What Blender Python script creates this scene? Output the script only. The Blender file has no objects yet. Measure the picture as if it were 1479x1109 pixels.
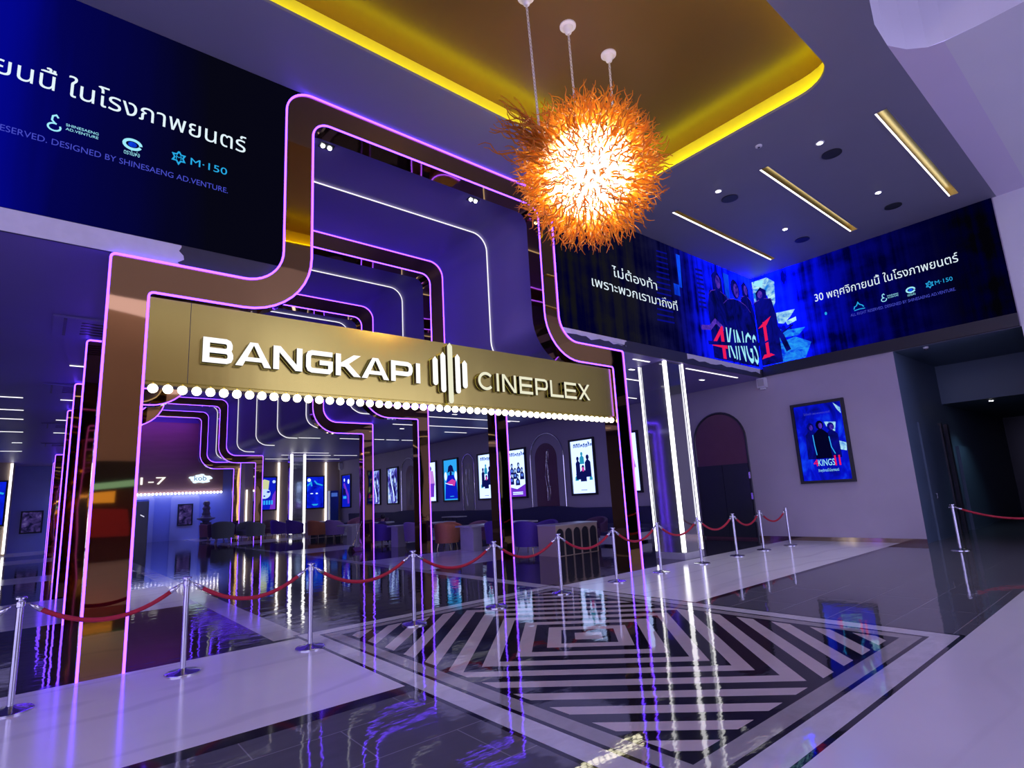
import bpy, bmesh, math, random
from mathutils import Vector, Matrix
from mathutils.geometry import tessellate_polygon
random.seed(7)
S = bpy.context.scene
COL = S.collection
PI = math.pi

# ------------------------------------------------------------------ materials
class NT:
    """small wrapper to write node maths as expressions"""
    def __init__(s, m):
        m.use_nodes = True
        s.t = m.node_tree; s.t.nodes.clear()
        s.out = s.t.nodes.new('ShaderNodeOutputMaterial')
    def n(s, kind, **kw):
        x = s.t.nodes.new(kind)
        for k, v in kw.items(): setattr(x, k, v)
        return x
    def l(s, a, b): s.t.links.new(a, b)
    def put(s, sock, v):
        if isinstance(v, bpy.types.NodeSocket): s.l(v, sock)
        else: sock.default_value = v
    def m(s, op, a, b=0.0, c=0.0):
        x = s.n('ShaderNodeMath', operation=op)
        s.put(x.inputs[0], a); s.put(x.inputs[1], b); s.put(x.inputs[2], c)
        return x.outputs[0]
    def mix(s, f, a, b):
        x = s.n('ShaderNodeMix', data_type='RGBA')
        s.put(x.inputs[0], f)
        for i, v in ((6, a), (7, b)):
            s.put(x.inputs[i], v if isinstance(v, bpy.types.NodeSocket) else (*v, 1))
        return x.outputs[2]
    def ramp(s, f, stops, interp='LINEAR'):
        x = s.n('ShaderNodeValToRGB'); cr = x.color_ramp; cr.interpolation = interp
        while len(cr.elements) < len(stops): cr.elements.new(0.5)
        for e, (p, c) in zip(cr.elements, stops):
            e.position = p; e.color = (*c, 1)
        s.put(x.inputs[0], f)
        return x.outputs[0]
    def noise(s, vec, scale, detail=3, rough=.5, dist=0.0):
        x = s.n('ShaderNodeTexNoise'); x.inputs['Scale'].default_value = scale
        x.inputs['Detail'].default_value = detail; x.inputs['Roughness'].default_value = rough
        x.inputs['Distortion'].default_value = dist
        if vec is not None: s.l(vec, x.inputs['Vector'])
        return x.outputs['Fac']
    def obj(s): return s.n('ShaderNodeTexCoord').outputs['Object']
    def scale(s, vec, v):
        x = s.n('ShaderNodeMapping'); x.inputs['Scale'].default_value = v
        s.l(vec, x.inputs['Vector']); return x.outputs[0]
    def bump(s, h, strength, dist=.01):
        x = s.n('ShaderNodeBump'); x.inputs['Strength'].default_value = strength
        x.inputs['Distance'].default_value = dist; s.l(h, x.inputs['Height'])
        return x.outputs[0]
    def surf(s, color, rough=.5, metal=0.0, normal=None, emit=None, estr=0.0, spec=.5, coat=0.0, alpha=None, trans=0.0):
        p = s.n('ShaderNodeBsdfPrincipled')
        s.put(p.inputs['Base Color'], color if isinstance(color, bpy.types.NodeSocket) else (*color, 1))
        s.put(p.inputs['Roughness'], rough); s.put(p.inputs['Metallic'], metal)
        p.inputs['Specular IOR Level'].default_value = spec
        p.inputs['Coat Weight'].default_value = coat
        p.inputs['Transmission Weight'].default_value = trans
        if normal is not None: s.l(normal, p.inputs['Normal'])
        if emit is not None:
            s.put(p.inputs['Emission Color'], emit if isinstance(emit, bpy.types.NodeSocket) else (*emit, 1))
            s.put(p.inputs['Emission Strength'], estr)
        s.l(p.outputs[0], s.out.inputs[0]); return p
    def emis(s, color, strength=1.0):
        e = s.n('ShaderNodeEmission')
        s.put(e.inputs[0], color if isinstance(color, bpy.types.NodeSocket) else (*color, 1))
        s.put(e.inputs[1], strength); s.l(e.outputs[0], s.out.inputs[0])

_M = {}
def pmat(name, color, rough=.5, metal=0.0, var=.12, scale=6, bump=0.0, bscale=40, spec=.5, coat=0.0, stretch=(1, 1, 1)):
    if name in _M: return _M[name]
    m = bpy.data.materials.new(name); t = NT(m)
    v = t.scale(t.obj(), stretch)
    f = t.noise(v, scale, 4)
    d = tuple(c * (1 - var) for c in color); u = tuple(min(1, c * (1 + var)) for c in color)
    c = t.mix(f, d, u)
    nrm = t.bump(t.noise(v, bscale, 3), bump) if bump else None
    t.surf(c, rough, metal, nrm, spec=spec, coat=coat)
    _M[name] = m; return m
def emat(name, color, strength=1.0):
    if name in _M: return _M[name]
    m = bpy.data.materials.new(name); NT(m).emis(color, strength)
    _M[name] = m; return m
def s2l(r, g, b):
    f = lambda c: c / 12.92 if c <= .04045 else ((c + .055) / 1.055) ** 2.4
    return tuple(f(x / 255) for x in (r, g, b))

NEON = emat('neon_violet', (1.15, .33, 9.5), 1.0)
WLED = emat('white_led', (1, .98, 1.0), 2.6); VLED = emat('vault_line_led', (1, .98, 1.0), 1.1); LLED = emat('linear_lamp', (1, .97, 1.0), 1.5)
BULB = emat('warm_bulb', (1.0, .93, .66), 6.0)
SIGNW = emat('lit_letter_white', (1, 1, .97), 1.15)
SIGNC = emat('lit_letter_cream', (1, .98, .72), .85)
YELLED = emat('yellow_cove_led', (1.0, .90, .0), 10.5)
CHROME = pmat('polished_steel', (.62, .63, .68), .16, 1.0, .08, 3)
DARKMETAL = pmat('dark_metal', (.05, .05, .06), .35, .6)
BLACKFRAME = pmat('black_frame', (.010, .010, .018), .5)
VELVET = pmat('red_velvet', (.42, .008, .03), .65, 0, .2, 60, .2, 200)
WHITEPAINT = pmat('white_paint', (.62, .62, .66), .6, 0, .04, 2)
CEILPAINT = pmat('grey_blue_ceiling_paint', (.19, .19, .25), .55, 0, .05, 1.5)
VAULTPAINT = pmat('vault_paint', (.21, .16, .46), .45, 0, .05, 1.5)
MALLPAINT = pmat('mall_white_paint', (.66, .66, .68), .55, 0, .03, 1.2)
WALLTAUPE = pmat('taupe_wall_plaster', (.40, .36, .43), .6, 0, .06, 2, .08, 30)
BEIGE = pmat('beige_wall_panel', (.46, .35, .25), .5, 0, .05, 2)
PLUM = pmat('plum_panel', (.13, .05, .08), .25, 0, .15, 3)
GREYPANEL = pmat('grey_marble_panel', (.26, .26, .24), .25, 0, .25, 3)
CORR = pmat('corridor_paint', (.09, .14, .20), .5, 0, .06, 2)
NAVY = pmat('navy_upholstery', (.03, .03, .10), .6, 0, .2, 12, .2, 60)
FACADE = pmat('dark_fascia', (.03, .03, .05), .5, 0, .2, 5)
PLASTER = pmat('lavender_plaster', (.60, .59, .66), .7, 0, .12, 7, .15, 20)
DOORM = pmat('dark_door', (.025, .03, .04), .25, 0, .1, 3)
BRASS = pmat('brass_channel', (.62, .50, .22), .3, 1.0, .1, 4)
TABLEM = pmat('pale_stone_table', (.45, .43, .42), .3, 0, .15, 5)
GOLDTRIM = pmat('gold_trim', (.55, .42, .2), .2, 1.0)

def mat_bronze():
    m = bpy.data.materials.new('bronze_mirror'); t = NT(m)
    v = t.obj()
    h = t.noise(v, .9, 1.0, .3)
    n = t.bump(h, .07, .12)
    t.surf(t.mix(t.noise(v, .8, 2), (.38, .225, .085), (.44, .265, .10)), .03, 1.0, n)
    return m
def mat_gold():
    m = bpy.data.materials.new('brushed_gold_panel'); t = NT(m)
    v = t.obj()
    n = t.bump(t.noise(t.scale(v, (2.5, 1, .2)), 1.6, 2, .4), .035, .05)
    t.surf(t.mix(t.noise(v, .8, 2), (.51, .44, .09), (.57, .49, .11)), .22, 1.0, n)
    return m
def mat_cove():
    m = bpy.data.materials.new('amber_stretch_ceiling'); t = NT(m)
    t.surf(t.mix(t.noise(t.obj(), .9, 2), (.125, .068, .012), (.15, .08, .014)), .3, 0, None, spec=.35)
    return m
def mat_pillar():
    m = bpy.data.materials.new('smoky_mirror_cladding'); t = NT(m)
    t.surf(t.mix(t.noise(t.obj(), 1.3, 2), (.32, .33, .36), (.40, .41, .43)), .06, .85)
    return m
BRONZE, GOLD, COVE, PILLAR = mat_bronze(), mat_gold(), mat_cove(), mat_pillar()

def wob(t, v, s=1.0):
    a = t.noise(t.scale(v, (1, 1.6, 1)), 3.0, 2, .5)
    b = t.noise(t.scale(v, (1, 2.5, 1)), 11, 2, .5)
    return t.bump(t.m('ADD', a, t.m('MULTIPLY', b, .16)), .045 * s, .03)
def mat_tile(name='dark_tile', base=(.085, .083, .098), hi=(.15, .147, .165), s=1.0, bw=1.2, rh=.6):
    m = bpy.data.materials.new(name); t = NT(m); v = t.obj()
    br = t.n('ShaderNodeTexBrick')
    br.inputs['Scale'].default_value = 1; br.inputs['Mortar Size'].default_value = .005
    br.inputs['Brick Width'].default_value = bw; br.inputs['Row Height'].default_value = rh
    br.inputs['Color1'].default_value = (.35, .35, .35, 1); br.inputs['Color2'].default_value = (.65, .65, .65, 1)
    br.inputs['Mortar'].default_value = (1.35, 1.35, 1.35, 1); br.inputs['Mortar Smooth'].default_value = .2
    t.l(v, br.inputs['Vector'])
    f = t.noise(t.scale(v, (1, 3, 1)), 1.6, 6, .6, .8)
    c = t.mix(t.m('ADD', t.m('MULTIPLY', f, .8), t.m('MULTIPLY', br.outputs['Color'], .22)), base, hi)
    t.surf(t.mix(br.outputs['Fac'], c, tuple(x * 1.7 for x in hi)), .035, 0, wob(t, v, s), spec=.6)
    return m
def mat_marble(name, lo, hi, rough, vein=(.32, .30, .36), s=.5):
    m = bpy.data.materials.new(name); t = NT(m); v = t.obj()
    c = t.mix(t.noise(v, 1.2, 3), lo, hi)
    w = t.n('ShaderNodeTexWave'); w.wave_type = 'BANDS'; w.bands_direction = 'Y'
    w.inputs['Scale'].default_value = .35; w.inputs['Distortion'].default_value = 16
    w.inputs['Detail'].default_value = 4; w.inputs['Detail Scale'].default_value = .9
    t.l(t.scale(v, (.35, 1, 1)), w.inputs['Vector'])
    k = t.ramp(w.outputs['Fac'], [(0, (.75, .75, .75)), (.06, (.0, .0, .0))])
    g = t.m('MULTIPLY', k, t.m('MULTIPLY', t.noise(v, .9, 2), .8))
    t.surf(t.mix(g, c, vein), rough, 0, wob(t, v, s), spec=.5)
    return m
def mat_rug():
    m = bpy.data.materials.new('inlaid_stone_pattern'); t = NT(m); v = t.obj()
    sp = t.n('ShaderNodeSeparateXYZ'); t.l(v, sp.inputs[0])
    x = t.m('SUBTRACT', sp.outputs[0], 4.925); y = t.m('SUBTRACT', sp.outputs[1], 4.65)
    d = t.m('MINIMUM', t.m('SUBTRACT', 2.26, t.m('ABSOLUTE', x)), t.m('SUBTRACT', 2.915, t.m('ABSOLUTE', y)))
    u = t.m('MULTIPLY', t.m('ADD', x, y), .70711); w = t.m('MULTIPLY', t.m('SUBTRACT', x, y), .70711)
    c = t.m('DIVIDE', t.m('MAXIMUM', t.m('ABSOLUTE', u), t.m('ABSOLUTE', w)), .153)
    odd = t.m('FLOORED_MODULO', t.m('FLOOR', c), 2.0)
    vn = t.noise(t.scale(v, (1, 2, 1)), 3, 5, .6, 1.0)
    white = t.mix(vn, (.46, .45, .48), (.78, .77, .80)); grey = t.mix(vn, (.28, .265, .26), (.44, .42, .40))
    light = t.mix(vn, (.54, .47, .44), (.64, .57, .535)); black = t.mix(vn, (.008, .008, .011), (.02, .02, .026))
    col = t.mix(odd, light, black)
    for lim, cc in ((.465, black), (.405, grey), (.25, black), (.205, white), (0.0, black)):
        col = t.mix(t.m('LESS_THAN', d, lim), col, cc)
    t.surf(col, .04, 0, wob(t, v, .9), spec=.55)
    return m
TILE = mat_tile(); HTILE = mat_tile('dark_marble_hall', (.022, .020, .026), (.060, .055, .066), 1.7, 1.2, 1.2)
MARB = mat_marble('white_marble_strip', (.74, .72, .75), (.86, .84, .87), .14, (.5, .48, .54))
MALLF = mat_marble('white_mall_floor', (.70, .68, .71), (.80, .78, .81), .14, (.66, .64, .68), .25)
LSTRIP = mat_marble('pale_inlay', (.50, .48, .48), (.62, .60, .60), .08, (.4, .38, .4), .8)
RUG = mat_rug(); BLACKST = pmat('black_stone', (.012, .012, .016), .08, 0, .3, 4)

# ------------------------------------------------------------------ mesh building
class MB:
    def __init__(s): s.bm = bmesh.new(); s.mi = 0
    def face(s, pts):
        f = s.bm.faces.new([s.bm.verts.new(p) for p in pts]); f.material_index = s.mi; return f
    def box(s, x0, x1, y0, y1, z0, z1):
        v = [s.bm.verts.new(p) for p in ((x0,y0,z0),(x1,y0,z0),(x1,y1,z0),(x0,y1,z0),(x0,y0,z1),(x1,y0,z1),(x1,y1,z1),(x0,y1,z1))]
        for q in ((0,3,2,1),(4,5,6,7),(0,1,5,4),(1,2,6,5),(2,3,7,6),(3,0,4,7)):
            f = s.bm.faces.new([v[i] for i in q]); f.material_index = s.mi
        return s
    def rings(s, rings, cap=True, close=True, wrap=False):
        R = [[s.bm.verts.new(p) for p in r] for r in rings]
        n = len(R[0]); k = len(R)
        for i in range(k if wrap else k - 1):
            a, b = R[i], R[(i + 1) % k]
            for j in range(n if close else n - 1):
                f = s.bm.faces.new((a[j], a[(j+1) % n], b[(j+1) % n], b[j])); f.material_index = s.mi
        if cap and not wrap and close:
            for r in (list(reversed(R[0])), R[-1]):
                try:
                    f = s.bm.faces.new(r); f.material_index = s.mi
                except ValueError: pass
        return s
    def lathe(s, prof, c=(0, 0, 0), n=24):
        return s.rings([[(c[0]+r*math.cos(2*PI*j/n), c[1]+r*math.sin(2*PI*j/n), c[2]+z) for j in range(n)] for r, z in prof])
    def tube(s, pts, r, n=8, wrap=False, cap=True):
        pts = [Vector(p) for p in pts]; k = len(pts)
        rr = r if isinstance(r, (list, tuple)) else [r] * k
        out = []; ref = None
        for i, p in enumerate(pts):
            a = pts[(i-1) % k] if (i or wrap) else p; b = pts[(i+1) % k] if (i < k-1 or wrap) else p
            d = (b - a).normalized()
            if ref is None:
                ref = Vector((0, 0, 1)) if abs(d.z) < .9 else Vector((0, 1, 0))
            e = (ref - d * ref.dot(d))
            if e.length < 1e-5: e = d.orthogonal()
            e.normalize(); g = d.cross(e); ref = e
            out.append([p + (e*math.cos(2*PI*j/n) + g*math.sin(2*PI*j/n)) * rr[i] for j in range(n)])
        return s.rings(out, cap, True, wrap)
    def sphere(s, c, r, n=12, m=8, sz=1.0):
        c = Vector(c)
        R = [[c + Vector((r*math.sin(PI*i/m)*math.cos(2*PI*j/n), r*math.sin(PI*i/m)*math.sin(2*PI*j/n), r*sz*math.cos(PI*i/m))) for j in range(n)] for i in range(1, m)]
        s.rings(R, False)
        return s
    def ball(s, c, r, n=12, m=8, sz=1.0):
        c = Vector(c); vs = []
        top = s.bm.verts.new(c + Vector((0, 0, r*sz))); bot = s.bm.verts.new(c - Vector((0, 0, r*sz)))
        R = [[s.bm.verts.new(c + Vector((r*math.sin(PI*i/m)*math.cos(2*PI*j/n), r*math.sin(PI*i/m)*math.sin(2*PI*j/n), r*sz*math.cos(PI*i/m)))) for j in range(n)] for i in range(1, m)]
        fs = []
        for j in range(n):
            k = (j+1) % n
            fs.append((top, R[0][j], R[0][k])); fs.append((bot, R[-1][k], R[-1][j]))
            for i in range(len(R)-1): fs.append((R[i][j], R[i+1][j], R[i+1][k], R[i][k]))
        for q in fs:
            f = s.bm.faces.new(q); f.material_index = s.mi
        return s
    def prism(s, F, pts, d0, d1):
        """2-D outline in frame F pushed from depth d0 to d1"""
        if sum(a[0]*b[1]-b[0]*a[1] for a, b in zip(pts, pts[1:]+pts[:1])) < 0: pts = list(reversed(pts))
        A = [s.bm.verts.new(F(u, v, d0)) for u, v in pts]; B = [s.bm.verts.new(F(u, v, d1)) for u, v in pts]
        n = len(pts); fs = [list(reversed(A)), B] + [[A[i], A[(i+1) % n], B[(i+1) % n], B[i]] for i in range(n)]
        for q in fs:
            f = s.bm.faces.new(q); f.material_index = s.mi
        return s
    def fbox(s, F, u0, u1, v0, v1, d0, d1): return s.prism(F, [(u0,v0),(u1,v0),(u1,v1),(u0,v1)], d0, d1)
    def flat(s, F, pts, d):
        if sum(a[0]*b[1]-b[0]*a[1] for a, b in zip(pts, pts[1:]+pts[:1])) < 0: pts = list(reversed(pts))
        return s.face([F(u, v, d) for u, v in pts])
    def poly(s, P, loops, d=0.0):
        """polygon with holes; P maps (u,v) to a point"""
        L = [[Vector((u, v, 0)) for u, v in lp] for lp in loops]
        flat = [p for lp in L for p in lp]
        V = [s.bm.verts.new(P(p.x, p.y)) for p in flat]
        for t in tessellate_polygon(L):
            f = s.bm.faces.new([V[i] for i in t]); f.material_index = s.mi
        return s
    def build(s, name, mats, parent=None, smooth=False, local=False, recalc=True, weld=False):
        if weld: bmesh.ops.remove_doubles(s.bm, verts=s.bm.verts, dist=1e-5)
        if recalc: bmesh.ops.recalc_face_normals(s.bm, faces=s.bm.faces)
        if parent is not None and not local:
            w = parent.location.copy(); p = parent.parent
            while p is not None: w += p.location; p = p.parent
            bmesh.ops.translate(s.bm, verts=s.bm.verts, vec=-w)
        me = bpy.data.meshes.new(name); s.bm.to_mesh(me); s.bm.free()
        for m in (mats if isinstance(mats, (list, tuple)) else [mats]): me.materials.append(m)
        if smooth:
            me.polygons.foreach_set('use_smooth', [True] * len(me.polygons))
            if smooth != 'all': me.set_sharp_from_angle(angle=math.radians(40))
        o = bpy.data.objects.new(name, me); COL.objects.link(o)
        if parent is not None: o.parent = parent
        return o

def tag(o, label=None, cat=None, group=None, kind=None):
    if label: o['label'] = label
    if cat: o['category'] = cat
    if group: o['group'] = group
    if kind: o['kind'] = kind
    return o
def thing(name, label, cat, loc=(0, 0, 0), group=None, rot=0.0):
    o = bpy.data.objects.new(name, None); COL.objects.link(o)
    o.location = loc; o.rotation_euler = (0, 0, rot); o.empty_display_size = .1
    return tag(o, label, cat, group)
def struct(mb, name, mats, **kw): return tag(mb.build(name, mats, **kw), kind='structure')
def dup(o, loc, rot=None, label=None, group=None, parent=None):
    c = o.copy(); COL.objects.link(c)
    if parent is not None: c.parent = parent
    else:
        c.location = loc
        if rot is not None: c.rotation_euler = (0, 0, rot)
        if label: c['label'] = label
        if group: c['group'] = group
    for ch in list(o.children): dup(ch, None, parent=c)
    return c

def FY(y, x0=0.0, z0=0.0):     # plane facing the camera side (-Y)
    return lambda u, v, d=0.0: Vector((x0 + u, y - d, z0 + v))
def FX(x, y0=0.0, z0=0.0):     # right-hand wall, facing -X
    return lambda u, v, d=0.0: Vector((x - d, y0 - u, z0 + v))
def FZ(z):                     # ceiling plane, facing down
    return lambda u, v, d=0.0: Vector((u, v, z - d))
def arc(cx, cy, r, a0, a1, n=10):
    return [(cx + r*math.cos(math.radians(a0+(a1-a0)*i/n)), cy + r*math.sin(math.radians(a0+(a1-a0)*i/n))) for i in range(n+1)]
def rrect(x0, x1, y0, y1, r, n=8):
    return arc(x1-r, y0+r, r, -90, 0, n) + arc(x1-r, y1-r, r, 0, 90, n) + arc(x0+r, y1-r, r, 90, 180, n) + arc(x0+r, y0+r, r, 180, 270, n)

# text as plain meshes made from the built-in font
def text2d(txt):
    cu = bpy.data.curves.new('txt', 'FONT'); cu.body = txt; cu.resolution_u = 4
    o = bpy.data.objects.new('txt', cu); COL.objects.link(o)
    bpy.context.view_layer.update()
    dg = bpy.context.evaluated_depsgraph_get()
    me = bpy.data.meshes.new_from_object(o.evaluated_get(dg))
    V = [(v.co.x, v.co.y) for v in me.vertices]; Fc = [tuple(p.vertices) for p in me.polygons]
    bpy.data.objects.remove(o); bpy.data.curves.remove(cu); bpy.data.meshes.remove(me)
    return V, Fc
_T = {}
def put_text(mb, F, txt, u0, u1, v0, v1, d, h=None, ref='H'):
    """text stretched to fill u0..u1 and v0..v1; with h the baseline is v0 and a capital (or ref) is h tall"""
    for k in (txt, ref):
        if k not in _T: _T[k] = text2d(k)
    V, Fc = _T[txt]
    if not V: return mb
    xs = [a for a, b in V]; ys = [b for a, b in V]
    x0, x1, y0, y1 = min(xs), max(xs), min(ys), max(ys)
    su = (u1-u0)/max(1e-6, x1-x0); sv = (v1-v0)/max(1e-6, y1-y0) if h is None else 1
    if h is not None: sv = h/max(b for a, b in _T[ref][0]); y0 = 0
    vs = [mb.bm.verts.new(F(u0+(a-x0)*su, v0+(b-y0)*sv, d)) for a, b in V]
    for f in Fc:
        try:
            q = mb.bm.faces.new([vs[i] for i in f]); q.material_index = mb.mi
        except ValueError: pass
    return mb
def ell(cx, cy, rx, ry, n=16, a0=0, a1=360):
    return [(cx+rx*math.cos(math.radians(a0+(a1-a0)*i/n)), cy+ry*math.sin(math.radians(a0+(a1-a0)*i/n))) for i in range(n if a1-a0 == 360 else n+1)]
def stroke(mb, F, pts, w, d0, d1):
    """mitred ribbon along pts"""
    n = len(pts); L = []; R = []
    for i, p in enumerate(pts):
        a = pts[i-1] if i else p; b = pts[i+1] if i < n-1 else p
        t1 = Vector((p[0]-a[0], p[1]-a[1])); t2 = Vector((b[0]-p[0], b[1]-p[1]))
        if t1.length < 1e-9: t1 = t2
        if t2.length < 1e-9: t2 = t1
        t1.normalize(); t2.normalize(); t = (t1+t2)
        t = t.normalized() if t.length > 1e-6 else t1
        nn = Vector((-t.y, t.x)); k = w/2/max(.35, nn.dot(Vector((-t1.y, t1.x))))
        L.append((p[0]+nn.x*k, p[1]+nn.y*k)); R.append((p[0]-nn.x*k, p[1]-nn.y*k))
    for i in range(n-1):
        if d1 is None: mb.face([F(*R[i], d0), F(*R[i+1], d0), F(*L[i+1], d0), F(*L[i], d0)])
        else: mb.prism(F, [R[i], R[i+1], L[i+1], L[i]], d0, d1)
    return mb


# ------------------------------------------------------------------ camera
cam_d = bpy.data.cameras.new('camera'); cam = bpy.data.objects.new('camera', cam_d); COL.objects.link(cam)
R0 = Vector((0.77180848, -0.63371493, -0.05212532)); R1 = Vector((0.07519426, 0.172366, -0.98215874)); R2 = Vector((0.63139329, 0.75411892, 0.18068527))
M = Matrix((R0, -R1, -R2)).transposed().to_4x4(); M.translation = Vector((0, 0, 1.6))
cam.matrix_world = M
cam_d.sensor_width = 36; cam_d.lens = 805.13/1479*36
cam_d.shift_x = 8.916/1479; cam_d.shift_y = 14.221/1479
cam_d.clip_start = .05; cam_d.clip_end = 200
S.camera = cam

# ------------------------------------------------------------------ floor
FLOORS = [  # x0 x1 y0 y1 material
    (-12, 2.62, 1.69, 4.55, 1), (-12, 2.62, 4.55, 4.73, 5), (-12, 2.62, 4.73, 7.40, 2), (-12, 2.62, 7.40, 7.50, 5),
    (7.23, 16.12, 1.69, 4.62, 1), (7.23, 16.12, 4.62, 4.73, 5), (7.23, 16.12, 4.73, 7.40, 2), (7.23, 16.12, 7.40, 7.46, 5),
    (2.62, 7.23, 1.69, 7.60, 3), (16.12, 28, -2, 4.18, 1), (-20, 16.12, -12, 1.69, 0)]
rows = [(7.5, 11.7, 4), (11.7, 15.3, 2), (15.3, 20.1, 4), (20.1, 22.2, 2), (22.2, 29.2, 4), (29.2, 32.2, 2), (32.2, 36, 4), (36, 41, 2)]
for y0, y1, k in rows:
    FLOORS += [(-7, 2.35, y0 if y0 > 7.5 else 7.50, y1, k), (7.15, 16.12, y0 if y0 > 7.5 else 7.46, y1, k)]
FLOORS += [(2.35, 2.62, 7.5, 7.6, 6), (2.35, 2.72, 7.6, 41, 6), (6.86, 7.15, 7.6, 41, 6), (2.72, 6.86, 7.6, 41, 4)]
mb = MB()
for x0, x1, y0, y1, k in FLOORS:
    mb.mi = k; mb.face([(x0, y0, 0), (x1, y0, 0), (x1, y1, 0), (x0, y1, 0)])
struct(mb, 'floor', [MALLF, TILE, MARB, RUG, HTILE, BLACKST, LSTRIP])

# ------------------------------------------------------------------ lobby ceiling with the cove and slots
ZC = 7.66
covehole = rrect(-4.0, 8.97, 2.40, 6.14, .55)
slots = [(2.18, 2.36), (4.195, 4.365), (6.235, 6.375)]
edge = [(-7, .6), (0, .6), (5, .95), (7, 1.36), (7.8, 1.58), (8.3, 1.68), (8.9, 1.70), (16.12, 1.70)]
mb = MB()
mb.poly(lambda u, v: (u, v, ZC), [edge + [(16.12, 7.52), (-7, 7.52)], covehole] + [[(10.47, a), (15.15, a), (15.15, b), (10.47, b)] for a, b in slots])
mb.rings([[(u, v, ZC) for u, v in covehole], [(u, v, ZC+.05) for u, v in covehole]], False); mb.mi = 1
mb.rings([[(u, v, ZC+.05) for u, v in covehole], [(u, v, ZC+.05) for u, v in rrect(-4.2, 9.17, 2.2, 6.34, .75)]], False)
big = rrect(-4.2, 9.17, 2.2, 6.34, .75)
mb.rings([[(u, v, z) for u, v in big] for z in (ZC+.05, 8.10)], False)
struct(mb, 'ceiling', [CEILPAINT, pmat('amber_cove_wall', (.88, .80, .04), .5, 0, .05, 2)])
mb = MB(); mb.face([(u, v, 8.10) for u, v in big])
struct(mb, 'ceiling_cove', [COVE])
mb = MB()
led = rrect(-4.1, 9.07, 2.3, 6.24, .65)
mb.tube([(u, v, ZC+.085) for u, v in led], .025, 6, wrap=True)
tag(mb.build('cove_light', [YELLED]), 'yellow light strip tucked inside the rounded ceiling cove above the chandelier', 'light')

# mall side: white soffit, its rounded edge, the higher recess, right wall
mb = MB()
cr = [(8.887, 1.70), (9.21, 1.55), (9.42, 1.35), (9.48, 1.15), (9.53, .76), (9.54, .32), (9.54, -9)]
mb.poly(lambda u, v: (u, v, ZC), [[(16.12, 1.17), (9.48, 1.17)] + cr[4:] + [(16.12, -9)]])
mb.mi = 1; mb.face([(8.887, 1.70, ZC), (16.12, 1.70, ZC), (16.12, 1.17, ZC-.0), (9.48, 1.17, ZC-.0), (9.42, 1.35, ZC-.0), (9.21, 1.55, ZC-.0)])
mb.mi = 0; mb.rings([[(u, v, ZC) for u, v in cr], [(u, v, 9.6) for u, v in cr]], False, False)
mb.rings([[(u, v, ZC) for u, v in edge[:7]], [(u, v, 9.6) for u, v in edge[:7]]], False, False)
mb.face([(-20, -9, 9.6), (9.54, -9, 9.6), (9.54, 1.7, 9.6), (-20, 1.7, 9.6)])
struct(mb, 'ceiling_mall', [MALLPAINT, pmat('lilac_edge_band', (.62, .56, .68), .5, 0, .03, 1.2)])

# ------------------------------------------------------------------ walls
XR = 16.12
FR = FX(XR)                                   # u = -Y
wall = lambda u, v: (XR, u, v)
mb = MB()
mb.poly(wall, [[(41, 0), (41, 7.66), (1.77, 7.66), (1.77, 4.64), (4.18, 4.64), (4.18, 0)]])
struct(mb, 'wall_right', [WALLTAUPE])
mb = MB(); mb.face([(XR, 1.77, 0), (XR, 1.77, 9.6), (XR, -9, 9.6), (XR, -9, 0)])
struct(mb, 'wall_mall_right', [MALLPAINT])
mb = MB()                                     # dark corridor behind the opening
mb.face([(XR, 4.18, 0), (28, 4.18, 0), (28, 4.18, 4.64), (XR, 4.18, 4.64)])
mb.face([(XR, -2, 4.64), (XR, 4.18, 4.64), (19.75, 4.18, 4.64), (19.75, -2, 4.64)])
mb.face([(19.75, -2, 3.54), (19.75, 4.18, 3.54), (19.75, 4.18, 4.64), (19.75, -2, 4.64)])
mb.face([(19.75, -2, 3.54), (28, -2, 3.54), (28, 4.18, 3.54), (19.75, 4.18, 3.54)])
mb.face([(XR+.02, 1.77, 0), (XR+.02, -2, 0), (XR+.02, -2, 4.64), (XR+.02, 1.77, 4.64)])
mb.face([(XR, -2, 0), (28, -2, 0), (28, -2, 4.64), (XR, -2, 4.64)])
mb.mi = 1; mb.face([(28, -2, 0), (28, 4.18, 0), (28, 4.18, 4.64), (28, -2, 4.64)])
struct(mb, 'wall_corridor', [CORR, DOORM])
d3 = struct(MB().box(17.0, 18.85, 4.135, 4.178, 0.0, 2.9), 'door_1', [CORR])
for n, (a, b) in enumerate(((18.85, 19.0), (19.45, 19.62))):
    MB().box(a, b, 4.10, 4.178, 0, 2.95).build('door_frame', [DARKMETAL], d3)
MB().tube([(17.15, 4.10, 1.0), (17.15, 4.07, 1.0), (17.15, 4.07, 1.12), (17.15, 4.10, 1.12)], .012, 6).build('door_handle', [CHROME], d3)
struct(MB().box(20.3, 22.6, 4.10, 4.178, .0, 2.35), 'trim_1', [CORR])

# baseboard of the right wall
mb = MB().box(XR-.015, XR, 4.18, 8.2, 0, .105).box(XR-.015, XR, 9.95, 10.4, 0, .105)
struct(mb, 'baseboard_right', [pmat('polished_bronze_skirting', (.55, .42, .30), .12, 1.0, .2, 3)])

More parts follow.
